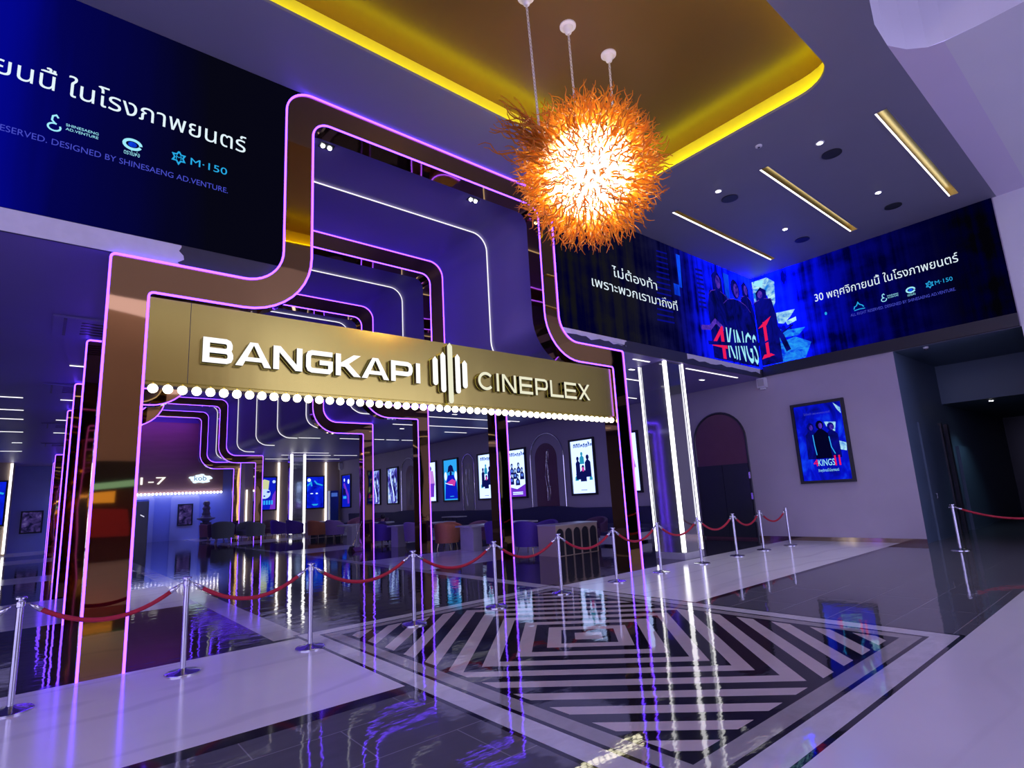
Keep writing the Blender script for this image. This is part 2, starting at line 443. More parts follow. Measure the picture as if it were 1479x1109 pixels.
mb = MB(); mb.face([(-5, -11, 3.6), (7, -11, 3.6), (7, -11, 9.6), (-5, -11, 9.6)])
struct(mb, 'wall_mall_rear', [BEIGE])
sh = thing('shopfront', 'shop across the mall with dark window and red counter, seen mirrored in the bronze leg', 'shop', (1, -11, 0))
MB().box(-5, 7, -11.3, -11, 2.6, 3.6).build('header', [DARKMETAL], sh)
MB().box(-5, 7, -11.4, -11.3, 0, 2.6).build('window', [pmat('maroon_shop_glass', (.10, .03, .04), .2)], sh)
MB().box(-.6, 2.6, -11.0, -10.9, 1.0, 1.9).build('counter', [pmat('red_counter', (.45, .03, .04), .4)], sh)
MB().box(.6, 2.2, -10.98, -10.9, 2.1, 2.5).build('lit_menu', [emat('amber_menu', (1.0, .55, .12), 1.2)], sh)
MB().box(1.2, 3.0, -10.98, -10.9, 2.62, 2.85).build('lit_menu', [emat('cyan_menu', (.3, .8, 1.0), 1.2)], sh)
# facade above the portal, hall ceiling with the vault
CR = arc(1.84, 5.10, .50, 270, 360, 8) + arc(2.72, 7.27, .38, 180, 90, 8)
vault = [(-6.3, 4.60)] + CR + [(10-u, v) for u, v in reversed(CR)] + [(XR, 4.60)]
mb = MB()
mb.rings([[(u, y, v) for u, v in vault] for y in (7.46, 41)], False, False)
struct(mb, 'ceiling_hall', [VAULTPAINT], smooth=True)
mb = MB()
L = [(-7, 4.6)] + CR + [(2.72, ZC), (-7, ZC)]
mb.poly(lambda u, v: (u, 7.46, v), [L]); mb.poly(lambda u, v: (10-u, 7.46, v), [[(p[0] if p[0] > -7 else 10-XR, p[1]) for p in L]])
struct(mb, 'wall_facade', [FACADE])
mb = MB(); mb.face([(-6.3, 7.6, 0), (-6.3, 41, 0), (-6.3, 41, 4.6), (-6.3, 7.6, 4.6)])
struct(mb, 'wall_left', [WALLTAUPE])
mb = MB()
mb.face([(9.9, 37.85, 0), (XR, 37.85, 0), (XR, 37.85, 4.6), (9.9, 37.85, 4.6)])
mb.face([(-6.3, 37.85, 0), (-1.15, 37.85, 0), (-1.15, 37.85, 4.6), (-6.3, 37.85, 4.6)])
mb.face([(9.9, 37.85, 0), (9.9, 40.5, 0), (9.9, 40.5, 4.6), (9.9, 37.85, 4.6)])
mb.face([(-1.15, 37.85, 0), (-1.15, 40.5, 0), (-1.15, 40.5, 4.6), (-1.15, 37.85, 4.6)])
struct(mb, 'wall_back', [BEIGE])
BLUEW = pmat('blue_grey_wall', (.28, .33, .70), .5, 0, .06, 2)
mb = MB()
mb.poly(lambda u, v: (u, 40.5, v), [[(-1.15, 0), (9.9, 0), (9.9, 7.7), (-1.15, 7.7)]])
struct(mb, 'wall_far', [BLUEW])
F40 = FY(40.47)
FASC = pmat('far_wood_fascia', (.42, .24, .20), .35, 0, .18, 2, stretch=(.3, 1, 2))
MB_ = MB().fbox(F40, .8, 9.2, 2.9, 7.3, 0, .12)
fas = tag(MB_.build('sign_fascia', [FASC]), 'brown fascia with white 1-7 numerals above the far blue wall', 'sign')

# painted strip under the screens: dark board with torn plaster left on it
mb = MB().box(-6.5, 2.3, 7.43, 7.46, 4.60, 4.86).box(7.75, XR-.02, 7.43, 7.46, 4.60, 4.86)
struct(mb, 'trim_2', [FACADE])
def torn(u0, u1, v0, v1, nl, nr, F, seed, bot=0.0):
    rg = random.Random(seed); P = []
    k = 14
    for i in range(k+1):
        P.append((u0+(u1-u0)*i/k, v0 + (rg.uniform(0, bot) if bot else 0)))
    for i in range(5): P.append((u1+rg.uniform(-nr, nr), v0+(v1-v0)*(i+.5)/5))
    P += [(u1, v1), (u0, v1)]
    for i in range(4): P.append((u0+rg.uniform(-nl, nl), v1-(v1-v0)*(i+.7)/5))
    return P
Ff = FY(7.43)
for a in ((-6.5, 1.12, 4.60, 4.855, 0, .05, 1, 0), (7.75, 9.75, 4.70, 4.855, .05, .06, 5, .07), (12.15, 15.9, 4.70, 4.855, 0, .04, 8, .06)):
    P = torn(a[0], a[1], a[2], a[3], a[4], a[5], Ff, a[6], a[7])
    struct(MB().prism(Ff, P, .001, .007), 'trim_3', [PLASTER])

# ------------------------------------------------------------------ portals
def half(kind):
    if kind == 'out': return [(.42, 0)] + arc(.47, 4.525, .05, 180, 90, 4) + arc(1.84, 5.075, .50, 270, 360, 10) + arc(2.72, 7.265, .38, 180, 90, 10)
    return [(.81, 0)] + arc(.86, 4.13, .05, 180, 90, 4) + arc(1.84, 5.07, .89, 270, 360, 10) + arc(2.98, 7.005, .25, 180, 90, 10)
def path(kind):
    h = half(kind); return h + [(10-u, v) for u, v in reversed(h)]
OUT, INN = path('out'), path('in')
DP = .34
def portal(label):
    t = thing('light_portal', label, 'light arch', (5, 7.4, 0), 'stepped light portals down the hall')
    mb = MB(); n = len(OUT)
    mb.rings([[(u, y, v) for (u, v) in pth] for pth, y in ((OUT, 7.40), (INN, 7.40), (INN, 7.40+DP), (OUT, 7.40+DP))], False, False, True)
    mb.build('frame', [BRONZE], t)
    for nm, pth, off in (('outer_neon_strip', OUT, .0), ('inner_neon_strip', INN, .0)):
        m2 = MB(); m2.tube([(u, 7.388, v) for u, v in pth], .0145, 6)
        o = m2.build(nm, [NEON], t); o['label'] = 'glowing violet neon edge'
    return t
P0 = portal('bronze mirrored light portal with violet neon edges carrying the gold cinema sign')
PY = [11.47, 15.45, 19.43, 33.1, 37.7]
LAB = ['violet neon light portal directly behind the sign portal, second in line', 'third violet neon light portal in line down the hall',
       'fourth violet neon light portal, last before the long gap in the hall', 'small violet neon portal beyond the long gap, nearer of the two far ones',
       'smallest violet neon portal framing the far wall with the 1-7 sign']
for y, lb in zip(PY, LAB): dup(P0, (5, y, 0), label=lb)

VL = [(1.5, 4.575)] + [(u+(.02 if v > 4.7 else 0), v-.02) for u, v in CR]
VL = VL + [(10-u, v) for u, v in reversed(VL)]
def vault_line(y, label):
    mb = MB().tube([(u, y, v) for u, v in VL], .014, 6)
    return tag(mb.build('vault_light', [VLED]), label, 'light', 'white light lines across the vault')
ordn = ['first', 'second', 'third', 'fourth', 'fifth', 'sixth', 'seventh', 'eighth', 'ninth', 'tenth', 'eleventh', 'twelfth', 'thirteenth', 'fourteenth']
for i, y in enumerate([9.55, 13.55, 17.25, 21.1, 24.5, 27.6, 30.9, 35.4]):
    vault_line(y, 'thin white light line bent along the blue vault, %s one behind the sign' % ordn[i])

# ------------------------------------------------------------------ the cinema sign
sg = thing('cinema_sign', 'gold BANGKAPI CINEPLEX sign panel with lit letters and a row of bulbs', 'sign', (5, 7.5, 3.13))
mb = MB().box(.83, 9.17, 7.44, 7.70, 3.13, 4.14)
mb.build('panel', [GOLD], sg)
MB().box(1.26, 1.266, 7.436, 7.44, 3.13, 4.14).build('seam', [DARKMETAL], sg)
LSIDE = pmat('letter_side', (.10, .075, .03), .4, .6)
FS = FY(7.44)
def letter_done(mb, name='letter', m=SIGNW):
    for f in mb.bm.faces:
        f.normal_update(); f.material_index = 0 if abs(f.normal.y) > .9 else 1
    return mb.build(name, [m, LSIDE], sg)
D0, D1 = .004, .085
def L_I(x0, x1, z0, z1, b): return MB().fbox(FS, x0, x1, z0, z1, D0, D1)
def L_A(x0, x1, z0, z1, b):
    xm = (x0+x1)/2; m = MB(); s = .62*b
    m.prism(FS, [(x0, z0), (x0+b*1.15, z0), (xm+s*.35, z1), (xm-s, z1)], D0, D1); m.prism(FS, [(x1-b*1.15, z0), (x1, z0), (xm+s, z1), (xm-s*.35, z1)], D0, D1)
    return m.fbox(FS, x0+(x1-x0)*.2, x1-(x1-x0)*.2, z0+.065, z0+.065+b*.72, D0, D1)
def L_N(x0, x1, z0, z1, b):
    m = MB().fbox(FS, x0, x0+b, z0, z1, D0, D1).fbox(FS, x1-b, x1, z0, z1, D0, D1)
    return m.prism(FS, [(x0, z1), (x0+b*1.2, z1), (x1, z0), (x1-b*1.2, z0)], D0, D1)
def L_K(x0, x1, z0, z1, b):
    zm = (z0+z1)/2; m = MB().fbox(FS, x0, x0+b, z0, z1, D0, D1)
    m.prism(FS, [(x0+b*.9, zm-b*.35), (x0+b*1.7, zm-b*.35), (x1, z1), (x1-b*1.45, z1), (x0+b*.9, zm+b*.35)], D0, D1)
    return m.prism(FS, [(x0+b*1.35, zm+b*.1), (x0+b*2.3, zm+b*.55), (x1, z0), (x1-b*1.45, z0)], D0, D1)
def bowl(l, r, lo, hi, c): return [(l, hi), (r-c, hi), (r-c*.3, hi-c*.3), (r, hi-c), (r, lo+c), (r-c*.3, lo+c*.3), (r-c, lo), (l, lo)]
def L_P(x0, x1, z0, z1, b):
    h = b/2; m = MB().fbox(FS, x0, x0+b, z0, z1, D0, D1)
    return stroke(m, FS, bowl(x0+h, x1-h, z0+(z1-z0)*.40, z1-h*.9, .055), b*.9, D0, D1)
def L_B(x0, x1, z0, z1, b):
    h = b/2; zm = (z0+z1)/2; m = MB().fbox(FS, x0, x0+b, z0, z1, D0, D1)
    stroke(m, FS, bowl(x0+h, x1-h-.01, zm, z1-h*.85, .045), b*.85, D0, D1)
    return stroke(m, FS, bowl(x0+h, x1-h, z0+h*.85, zm, .045), b*.85, D0, D1)
def L_G(x0, x1, z0, z1, b):
    h = b/2; l, r, lo, hi = x0+h, x1-h, z0+h*.9, z1-h*.9; c = .05; zm = (z0+z1)/2
    return stroke(MB(), FS, [(x1-.01, hi), (l+c, hi), (l+c*.3, hi-c*.3), (l, hi-c), (l, lo+c), (l+c*.3, lo+c*.3), (l+c, lo), (r-c*.5, lo), (r, lo+c*.6), (r, zm-.005), ((x0+x1)/2, zm-.005)], b*.88, D0, D1)
def L_C(x0, x1, z0, z1, b):
    cx, cz = (x0+x1)/2+.01, (z0+z1)/2; r = (z1-z0)/2-b/2
    return stroke(MB(), FS, [(cx+r*1.08*math.cos(math.radians(a)), cz+r*math.sin(math.radians(a))) for a in range(42, 320, 12)], b, D0, D1)
def L_E(x0, x1, z0, z1, b):
    zm = (z0+z1)/2
    return MB().fbox(FS, x0, x0+b, z0, z1, D0, D1).fbox(FS, x0, x1, z0, z0+b, D0, D1).fbox(FS, x0, x1, z1-b, z1, D0, D1).fbox(FS, x0, x1-.02, zm-b/2, zm+b/2, D0, D1)
def L_L(x0, x1, z0, z1, b): return MB().fbox(FS, x0, x0+b, z0, z1, D0, D1).fbox(FS, x0, x1, z0, z0+b, D0, D1)
def L_X(x0, x1, z0, z1, b):
    m = MB().prism(FS, [(x0, z0), (x0+b*1.3, z0), (x1, z1), (x1-b*1.3, z1)], D0, D1)
    return m.prism(FS, [(x0, z1), (x0+b*1.3, z1), (x1, z0), (x1-b*1.3, z0)], D0, D1)
Z0, Z1 = 3.395, 3.712
for fn, a, b in ((L_B, 1.395, 1.745), (L_A, 1.765, 2.20), (L_N, 2.225, 2.605), (L_G, 2.65, 3.035), (L_K, 3.073, 3.45), (L_A, 3.462, 3.90), (L_P, 3.935, 4.31), (L_I, 4.366, 4.44)):
    letter_done(fn(a, b, Z0, Z1, .076))
for fn, a, b in ((L_C, 5.556, 5.895), (L_I, 5.965, 6.015), (L_N, 6.09, 6.41), (L_E, 6.49, 6.81), (L_P, 6.875, 7.195), (L_L, 7.255, 7.60), (L_E, 7.635, 7.965), (L_X, 8.02, 8.352)):
    letter_done(fn(a, b, Z0, Z1, .05), m=SIGNC)
for a, b, lo, hi, m in ((4.672, 4.768, 3.395, 3.868, SIGNW), (4.822, 4.918, 3.29, 3.957, SIGNW), (4.96, 5.057, 3.117, 4.130, SIGNC), (5.107, 5.203, 3.292, 3.957, SIGNW), (5.247, 5.345, 3.39, 3.868, SIGNW)):
    c = (a+b)/2; r = (b-a)/2
    letter_done(MB().prism(FS, [(a, lo+r)] + arc(c, lo+r, r, 180, 360, 8) + [(b, hi-.055), (c, hi), (a, hi-.055)], D0, D1), 'emblem_bar', m)
bulb_me = None
for i in range(55):
    x = .917 + .1511*i
    m = MB(); m.ball((x, 7.46, 3.045), .054, 12, 8)
    m.mi = 1; m.tube([(x, 7.50, 3.135), (x, 7.475, 3.08)], .022, 8)
    if bulb_me is None:
        o = m.build('bulb', [BULB, BRASS], sg, True); bulb_me = o; o['label'] = 'round glowing marquee bulb'
    else:
        m.bm.free(); o = bulb_me.copy(); o.location.x += .1511*i; COL.objects.link(o)
MB().box(.83, 9.17, 7.47, 7.68, 3.09, 3.13).build('bulb_rail', [GOLD], sg)

# far sign on the brown fascia
FF = FY(40.33)
put_text(MB(), FF, '1-7', 4.62, 5.95, 3.43, 3.87, .03).build('numerals', [SIGNW], fas)
kl = thing('kiosk_sign', 'glowing white and blue cloud-shaped snack sign on the far fascia', 'sign', (7.9, 40.3, 3.7))
mb = MB()
cl = []
for i in range(28):
    a = 2*PI*i/28; r = 1 + .12*math.sin(5*a) + .08*math.cos(9*a)
    cl.append((7.88+.62*r*math.cos(a), 3.73+.27*r*math.sin(a)))
mb.prism(FF, cl, .01, .08); mb.build('cloud_panel', [emat('cyan_white_glow', (.72, .95, 1.1), 1.3)], kl)
put_text(MB(), FF, 'kob', 7.5, 8.2, 3.62, 3.92, .09).build('lettering', [emat('deep_blue_print', (.0, .03, .22), 1)], kl)
fr = thing('bulb_row', 'line of small white bulbs along the bottom of the far fascia', 'lights', (5, 40.3, 2.85))
fb = None
for i in range(42):
    if fb is None: fb = MB().ball((.9, 40.27, 2.85), .06, 8, 6).build('bulb', [emat('white_bulb', (1, .97, 1), 9)], fr)
    else:
        o = fb.copy(); o.location.x += i*.2; COL.objects.link(o)

# ------------------------------------------------------------------ LED screens
def screen_mat(name, fn):
    m = bpy.data.materials.new(name); t = NT(m); v = t.obj()
    sp = t.n('ShaderNodeSeparateXYZ'); t.l(v, sp.inputs[0])
    t.emis(fn(t, v, sp.outputs), 1.0); return m
def f_left(t, v, o):
    st = t.noise(t.scale(v, (1.6, 0, .15)), 1.5, 3)
    a = t.ramp(t.m('ADD', t.m('MULTIPLY', o[0], .333), t.m('ADD', .43, t.m('MULTIPLY', st, .2))), [(0, (.001, .002, .45)), (.28, (.001, .002, .28)), (.48, (.001, .001, .075)), (.85, (.0015, .0015, .016)), (1, (.002, .002, .007))])
    return a
def f_mid(t, v, o):
    st = t.noise(t.scale(v, (5, 0, .1)), 1.2, 2); bl = t.noise(t.scale(v, (1, 0, 1.5)), 1.1, 4)
    a = t.ramp(t.m('DIVIDE', t.m('SUBTRACT', o[0], 7.6), 8.5), [(0, (.006, .006, .007)), (.30, (.008, .008, .014)), (.50, (.004, .004, .06)), (.58, (.003, .004, .30)), (.72, (.003, .01, 1.6)), (1, (.004, .03, 13.0))])
    k = t.ramp(t.m('MULTIPLY', t.m('ADD', st, bl), .5), [(.40, (0, 0, 0)), (.58, (1, 1, 1))])
    return t.mix(k, t.mix(.93, a, (0, 0, .02)), a)
def f_right(t, v, o):
    st = t.noise(t.scale(v, (0, 4, .12)), 1.4, 3); bl = t.noise(t.scale(v, (0, 1, 1.5)), 1.2, 4)
    a = t.ramp(t.m('DIVIDE', t.m('SUBTRACT', 7.4, o[1]), 5.6), [(0, (.003, .03, 13.0)), (.25, (.002, .005, 1.0)), (.38, (.001, .002, .34)), (.55, (.001, .001, .12)), (.80, (.001, .001, .02)), (.86, (.0008, .0008, .003)), (1, (.0008, .0008, .002))])
    k = t.ramp(t.m('MULTIPLY', t.m('ADD', st, bl), .5), [(.40, (0, 0, 0)), (.58, (1, 1, 1))])
    return t.mix(k, t.mix(.93, a, (0, 0, .02)), a)
def temat(name, lo, hi, sc, det=5):
    if name in _M: return _M[name]
    m = bpy.data.materials.new(name); t = NT(m)
    t.emis(t.mix(t.ramp(t.noise(t.scale(t.obj(), sc), 1, det, .6, 1.2), [(.35, (0, 0, 0)), (.65, (1, 1, 1))]), lo, hi), 1.0); _M[name] = m; return m
TXT = emat('screen_white_text', (.78, .92, 1.0), 1.0); TXTB = emat('screen_blue_text', (.06, .07, .55), 1.0); CYAN = emat('screen_cyan', (.02, .40, .80), 1.0)
PALEC = emat('screen_pale_cyan', (.35, .85, 1.0), 1.0); REDP = emat('screen_red', (.85, .01, .10), 1.0); NAVYP = temat('screen_navy', (.001, .002, .05), (.003, .004, .26), (2.2, 2.2, 1.3))
VIOP = temat('screen_violet', (.012, .006, .26), (.12, .04, .55), (7, 7, 5)); BLACKP = emat('screen_black', (.001, .001, .02), 1.0); BLUEP = temat('screen_blue', (.002, .02, .45), (.004, .08, 1.0), (2, 2, 1))
def logos(F, P, u, z, scr, thai=True):
    """the row of sponsor marks and the credits line; u(fraction) maps 0..1 along the title"""
    a = lambda x: u(x)
    w = abs(a(1)-a(0))
    def mk(nm, m, fn):
        mb = MB(); fn(mb); o = mb.build(nm, [m], scr); return o
    mk('credit_text', TXTB, lambda b: put_text(b, F, 'ALL RIGHT RESERVED. DESIGNED BY SHINESAENG AD.VENTURE.', a(.25), a(.95), z-.66, 0, .006, h=.072))
    def swan(b):
        c = a(.50); stroke(b, F, ell(c, z-.44, .056, .045, 14, 70, 390), .018, .006, None)
        stroke(b, F, [(c+.01, z-.40), (c-.025, z-.36), (c-.02, z-.31), (c+.01, z-.29), (c+.03, z-.32)], .018, .006, None)
        put_text(b, F, 'SHINESAENG', a(.525), a(.60), z-.385, 0, .006, h=.032); put_text(b, F, 'AD.VENTURE', a(.525), a(.60), z-.435, 0, .006, h=.032)
    mk('swan_logo', PALEC, swan)
    def eye(b):
        c = a(.683); stroke(b, F, ell(c, z-.37, .085, .06, 20, 0, 360), .034, .006, None)
        put_text(b, F, 'ตราใบห่อ', c-.08, c+.08, z-.515, 0, .006, h=.045, ref='น')
    mk('oval_logo', PALEC, eye)
    mk('oval_logo_core', BLUEP, lambda b: b.flat(F, ell(a(.683), z-.37, .045, .035, 12), .005))
    def star(b):
        c = a(.805); P = []
        for i in range(12): P.append((c+(.075 if i % 2 == 0 else .045)*math.cos(PI*i/6+PI/2), z-.36+(.085 if i % 2 == 0 else .05)*math.sin(PI*i/6+PI/2)))
        stroke(b, F, P+[P[0]], .018, .006, None)
        put_text(b, F, 'M', c-.03, c+.03, z-.385, 0, .006, h=.05)
    mk('star_logo', CYAN, star)
    mk('star_logo_text', CYAN, lambda b: put_text(b, F, 'M·150', a(.838), a(.945), z-.405, 0, .006, h=.095))
    def hill(b):
        c = a(.32); stroke(b, F, [(c-.12, z-.49), (c-.10, z-.43), (c-.05, z-.41), (c-.01, z-.33), (c+.02, z-.39), (c+.08, z-.43), (c+.11, z-.48)], .025, .006, None)
        stroke(b, F, [(c-.12, z-.525), (c, z-.515), (c+.13, z-.525)], .022, .006, None)
    mk('hill_logo', CYAN, hill)
    mk('drop_logo', CYAN, lambda b: b.flat(F, ell(a(.068), z-.40, .03, .045, 10), .006))
TITLE = '30 พฤศจิกายนนี้ ในโรงภาพยนตร์'
# left screen
FL = FY(7.425)
SCR = arc(1.84, 5.075, .485, -24.4, 0, 4) + arc(2.72, 7.265, .395, 180, 92, 8)
s1 = tag(MB().prism(FL, [(-6.5, 4.875)] + SCR + [(-6.5, 7.655)], -.03, 0).build('led_screen', [screen_mat('screen_left', f_left)]), 'wide dark blue LED screen with big Thai title left of the sign portal', 'screen')
put_text(MB(), FL, TITLE, -2.19, 1.815, 6.38, 0, .006, h=.175, ref='น').build('title_text', [TXT], s1)
logos(FL, None, lambda f: -2.19+4.005*f, 6.38, s1)
# middle screen on the sign wall
s2 = tag(MB().prism(FL, [(XR-.04, 4.875), (XR-.04, 7.655)] + [(10-u, v) for u, v in reversed(SCR)], -.03, 0).build('led_screen', [screen_mat('screen_middle', f_mid)]), 'LED screen right of the portal with two Thai lines and film faces', 'screen')
put_text(MB(), FL, 'ไม่ต้องท้า', 9.50, 11.16, 6.31, 0, .006, h=.17, ref='น').build('tagline_text', [TXT], s2)
put_text(MB(), FL, 'เพราะพวกเรามาถึงที่', 8.78, 11.95, 5.93, 0, .006, h=.17, ref='น').build('tagline_text', [TXT], s2)
def person_pic(F, scr, cx, top, hw, sw, base, face, hair=0.0, lit=1, d=.004):
    """picture of a person on a screen: dark body, hair and a violet-lit half face"""
    hh = hw*1.25; cy = top-hh
    mb = MB(); B = [(cx-sw, base), (cx-sw, base+(cy-hh-base)*.72), (cx-sw*.75, cy-hh*1.35), (cx-hw*.5, cy-hh*1.05), (cx+hw*.5, cy-hh*1.05), (cx+sw*.75, cy-hh*1.35), (cx+sw, base+(cy-hh-base)*.72), (cx+sw, base)]
    mb.flat(F, B, d)
    mb.flat(F, ell(cx, cy, hw, hh, 18), d+.001)
    if hair: mb.flat(F, [(cx-hw*1.15, cy-hair), (cx-hw*1.2, cy+hh*.4), (cx, top+.04), (cx+hw*1.2, cy+hh*.4), (cx+hw*1.15, cy-hair)], d+.0005)
    fg = mb.build('figure', [NAVYP], scr)
    mb = MB(); mb.flat(F, ell(cx+hw*.22*lit, cy-hh*.1, hw*.55, hh*.72, 14), d+.002)
    mb.build('face', [face], fg)
    for q in (-1, 1): stroke(MB(), F, [(cx+q*sw*.9, cy-hh*1.9), (cx+q*sw*.6, cy-hh*1.33), (cx+q*hw*.55, cy-hh*1.05)], .02, d+.003, None).build('rim_light', [VIOP], fg)
for u, w in ((12.15, .06), (14.45, .10)):
    m = MB(); m.flat(FL, [(u, 6.6), (u+w*2, 6.6), (u+w*3, 7.5), (u, 7.5)], .002); m.build('backdrop_glow', [BLUEP], s2)
m = MB(); m.flat(FL, [(11.9, 6.35), (12.15, 6.35), (12.15, 6.65), (11.9, 6.65)], .002); m.build('backdrop_patch', [BLUEP], s2)
mb = MB()
for i in range(14): mb.flat(FL, [(11.3-.02*i, 7.35-.14*i), (11.75, 7.38-.14*i), (11.75, 7.42-.14*i), (11.3-.02*i, 7.39-.14*i)], .002)
for i in range(9): mb.flat(FL, [(13.0, 7.25-.13*i), (13.35, 7.27-.13*i), (13.35, 7.33-.13*i), (13.0, 7.31-.13*i)], .002)
mb.build('backdrop_slats', [emat('screen_dim_blue', (.003, .004, .22), 1)], s2)
person_pic(FL, s2, 14.05, 7.45, .22, .62, 4.90, VIOP, .75)
person_pic(FL, s2, 15.62, 7.45, .17, .40, 5.2, VIOP, .45, 1, .005)
person_pic(FL, s2, 15.02, 7.42, .24, .85, 4.90, VIOP, 0, 1, .008)
stroke(MB(), FL, [(12.95, 5.66), (13.4, 5.72), (13.7, 5.95), (14.1, 5.78)], .13, .014, None).build('figure_arms', [VIOP], s2)
put_text(MB(), FL, '4', 13.40, 14.16, 4.93, 5.85, .016).build('film_title_numeral', [REDP], s2)
def jag(F, u0, u1, v0, v1, d, scr):
    mb = MB(); put_text(mb, F, 'KINGS', u0, u1, v0, v1, d)
    rg = random.Random(3)
    for f in mb.bm.verts: f.co.z += rg.uniform(-.02, .03)*(v1-v0)
    mb.build('film_title_text', [PALEC], scr)
jag(FL, 14.2, 15.88, 4.98, 5.86, .016, s2)
stroke(MB(), FL, [(13.2, 5.28), (14.6, 5.42), (16.05, 5.62)], .10, .019, None).build('title_slash', [NAVYP], s2)
# right screen
FRS = FX(XR-.035)
s3 = tag(MB().box(XR-.035, XR-.005, 1.79, 7.41, 4.93, 7.655).build('led_screen', [screen_mat('screen_right', f_right)]), 'LED screen on the right wall with 30 and Thai release title', 'screen')
MB().box(XR-.10, XR-.0, 1.79, 7.41, 4.645, 4.93).build('lower_frame', [BLACKFRAME], s3)
put_text(MB(), FRS, TITLE, -5.74, -2.57, 6.42, 0, .006, h=.165, ref='น').build('title_text', [TXT], s3)
logos(FRS, None, lambda f: -5.74+3.17*f, 6.42, s3)
BCY = temat('screen_bright_cyan', (.01, .20, .75), (.55, .95, .95), (4, 4, 5))
mb = MB()
mb.flat(FRS, [(-7.40, 7.55), (-6.95, 7.55), (-6.75, 7.35), (-6.8, 6.75), (-6.92, 6.5), (-7.0, 7.0), (-7.15, 7.2), (-7.40, 6.75)], .002)
mb.build('backdrop_light', [BCY], s3)
for P in ([(-6.85, 6.42), (-6.30, 6.38), (-6.45, 6.2), (-6.65, 6.05), (-6.8, 6.1)], [(-6.6, 6.1), (-6.3, 6.16), (-6.3, 6.05), (-6.55, 5.98)]):
    m = MB(); m.flat(FRS, P, .002); m.build('backdrop_light', [BCY], s3)
STP = temat('screen_steps', (.002, .03, .8), (.02, .36, .95), (3, 3, 5))
for P in ([(-7.0, 5.95), (-6.75, 5.9), (-6.8, 5.5), (-7.05, 5.5)], [(-6.7, 5.85), (-6.1, 5.8), (-6.3, 5.62), (-6.75, 5.65)]):
    m = MB(); m.flat(FRS, P, .002); m.build('backdrop_step', [STP], s3)
mb = MB()
mb.flat(FRS, [(-7.05, 4.95), (-6.2, 4.95), (-6.0, 5.35), (-6.4, 5.6), (-6.95, 5.5)], .002)
mb.build('backdrop_step', [STP], s3)
mb = MB(); mb.flat(FRS, [(-7.38, 7.45), (-7.3, 7.55), (-7.05, 7.5), (-7.12, 7.3)], .003); mb.build('backdrop_glint', [PALEC], s3)
person_pic(FRS, s3, -7.18, 7.28, .13, .36, 4.96, VIOP, .6, -1)
stroke(MB(), FRS, [(-7.0, 6.2), (-6.75, 5.7), (-6.62, 5.25)], .14, .006, None).build('figure_arm', [NAVYP], s3)
def roman(F, c, w, z0, z1, d, scr):
    mb = MB(); mb.flat(F, [(c-w*.22, z0), (c+w*.22, z0), (c+w*.22, z1), (c-w*.22, z1)], d)
    mb.flat(F, [(c-w, z1-.16), (c+w*.3, z1-.12), (c+w*1.1, z1+.12), (c, z1)], d); mb.flat(F, [(c-w, z0-.02), (c+w*.9, z0+.03), (c+w*.4, z0+.10), (c-w*.6, z0+.10)], d)
    mb.build('film_title_numeral', [REDP], scr)
roman(FRS, -7.2, .2, 5.18, 6.25, .010, s3)
stroke(MB(), FRS, [(-7.40, 5.6), (-6.9, 5.72), (-6.4, 5.95)], .05, .013, None).build('title_slash', [NAVYP], s3)

# ------------------------------------------------------------------ posters
def pnoise(name, stops, sx, sy, sz, det=3):
    if name in _M: return _M[name]
    m = bpy.data.materials.new(name); t = NT(m)
    t.emis(t.ramp(t.noise(t.scale(t.obj(), (sx, sy, sz)), 1, det, .6, .6), stops), 1.0); _M[name] = m; return m
PWHITE = emat('poster_white', (.85, 1.1, 1.9), 1.0); PINK = emat('poster_magenta', (.62, .05, .38), 1.0)
PSKY = emat('poster_sky_blue', (.03, .40, .95), 1.0); PDEEP = emat('poster_deep_blue', (.004, .012, .55), 1.0); PINKK = emat('poster_ink', (.004, .006, .09), 1.0)
PCREAM = emat('poster_cream', (.62, .66, .35), 1.0); PVIO = emat('poster_violet', (.16, .03, .60), 1.0)
def silhouettes(mb, F, spec, d):
    for cx, top, hw, sw, base in spec:
        mb.flat(F, ell(cx, top-hw*1.2, hw, hw*1.25, 10), d); mb.flat(F, [(cx-sw, base), (cx-sw*.9, top-hw*3.6), (cx-hw*.5, top-hw*2.3), (cx+hw*.5, top-hw*2.3), (cx+sw*.9, top-hw*3.6), (cx+sw, base)], d)
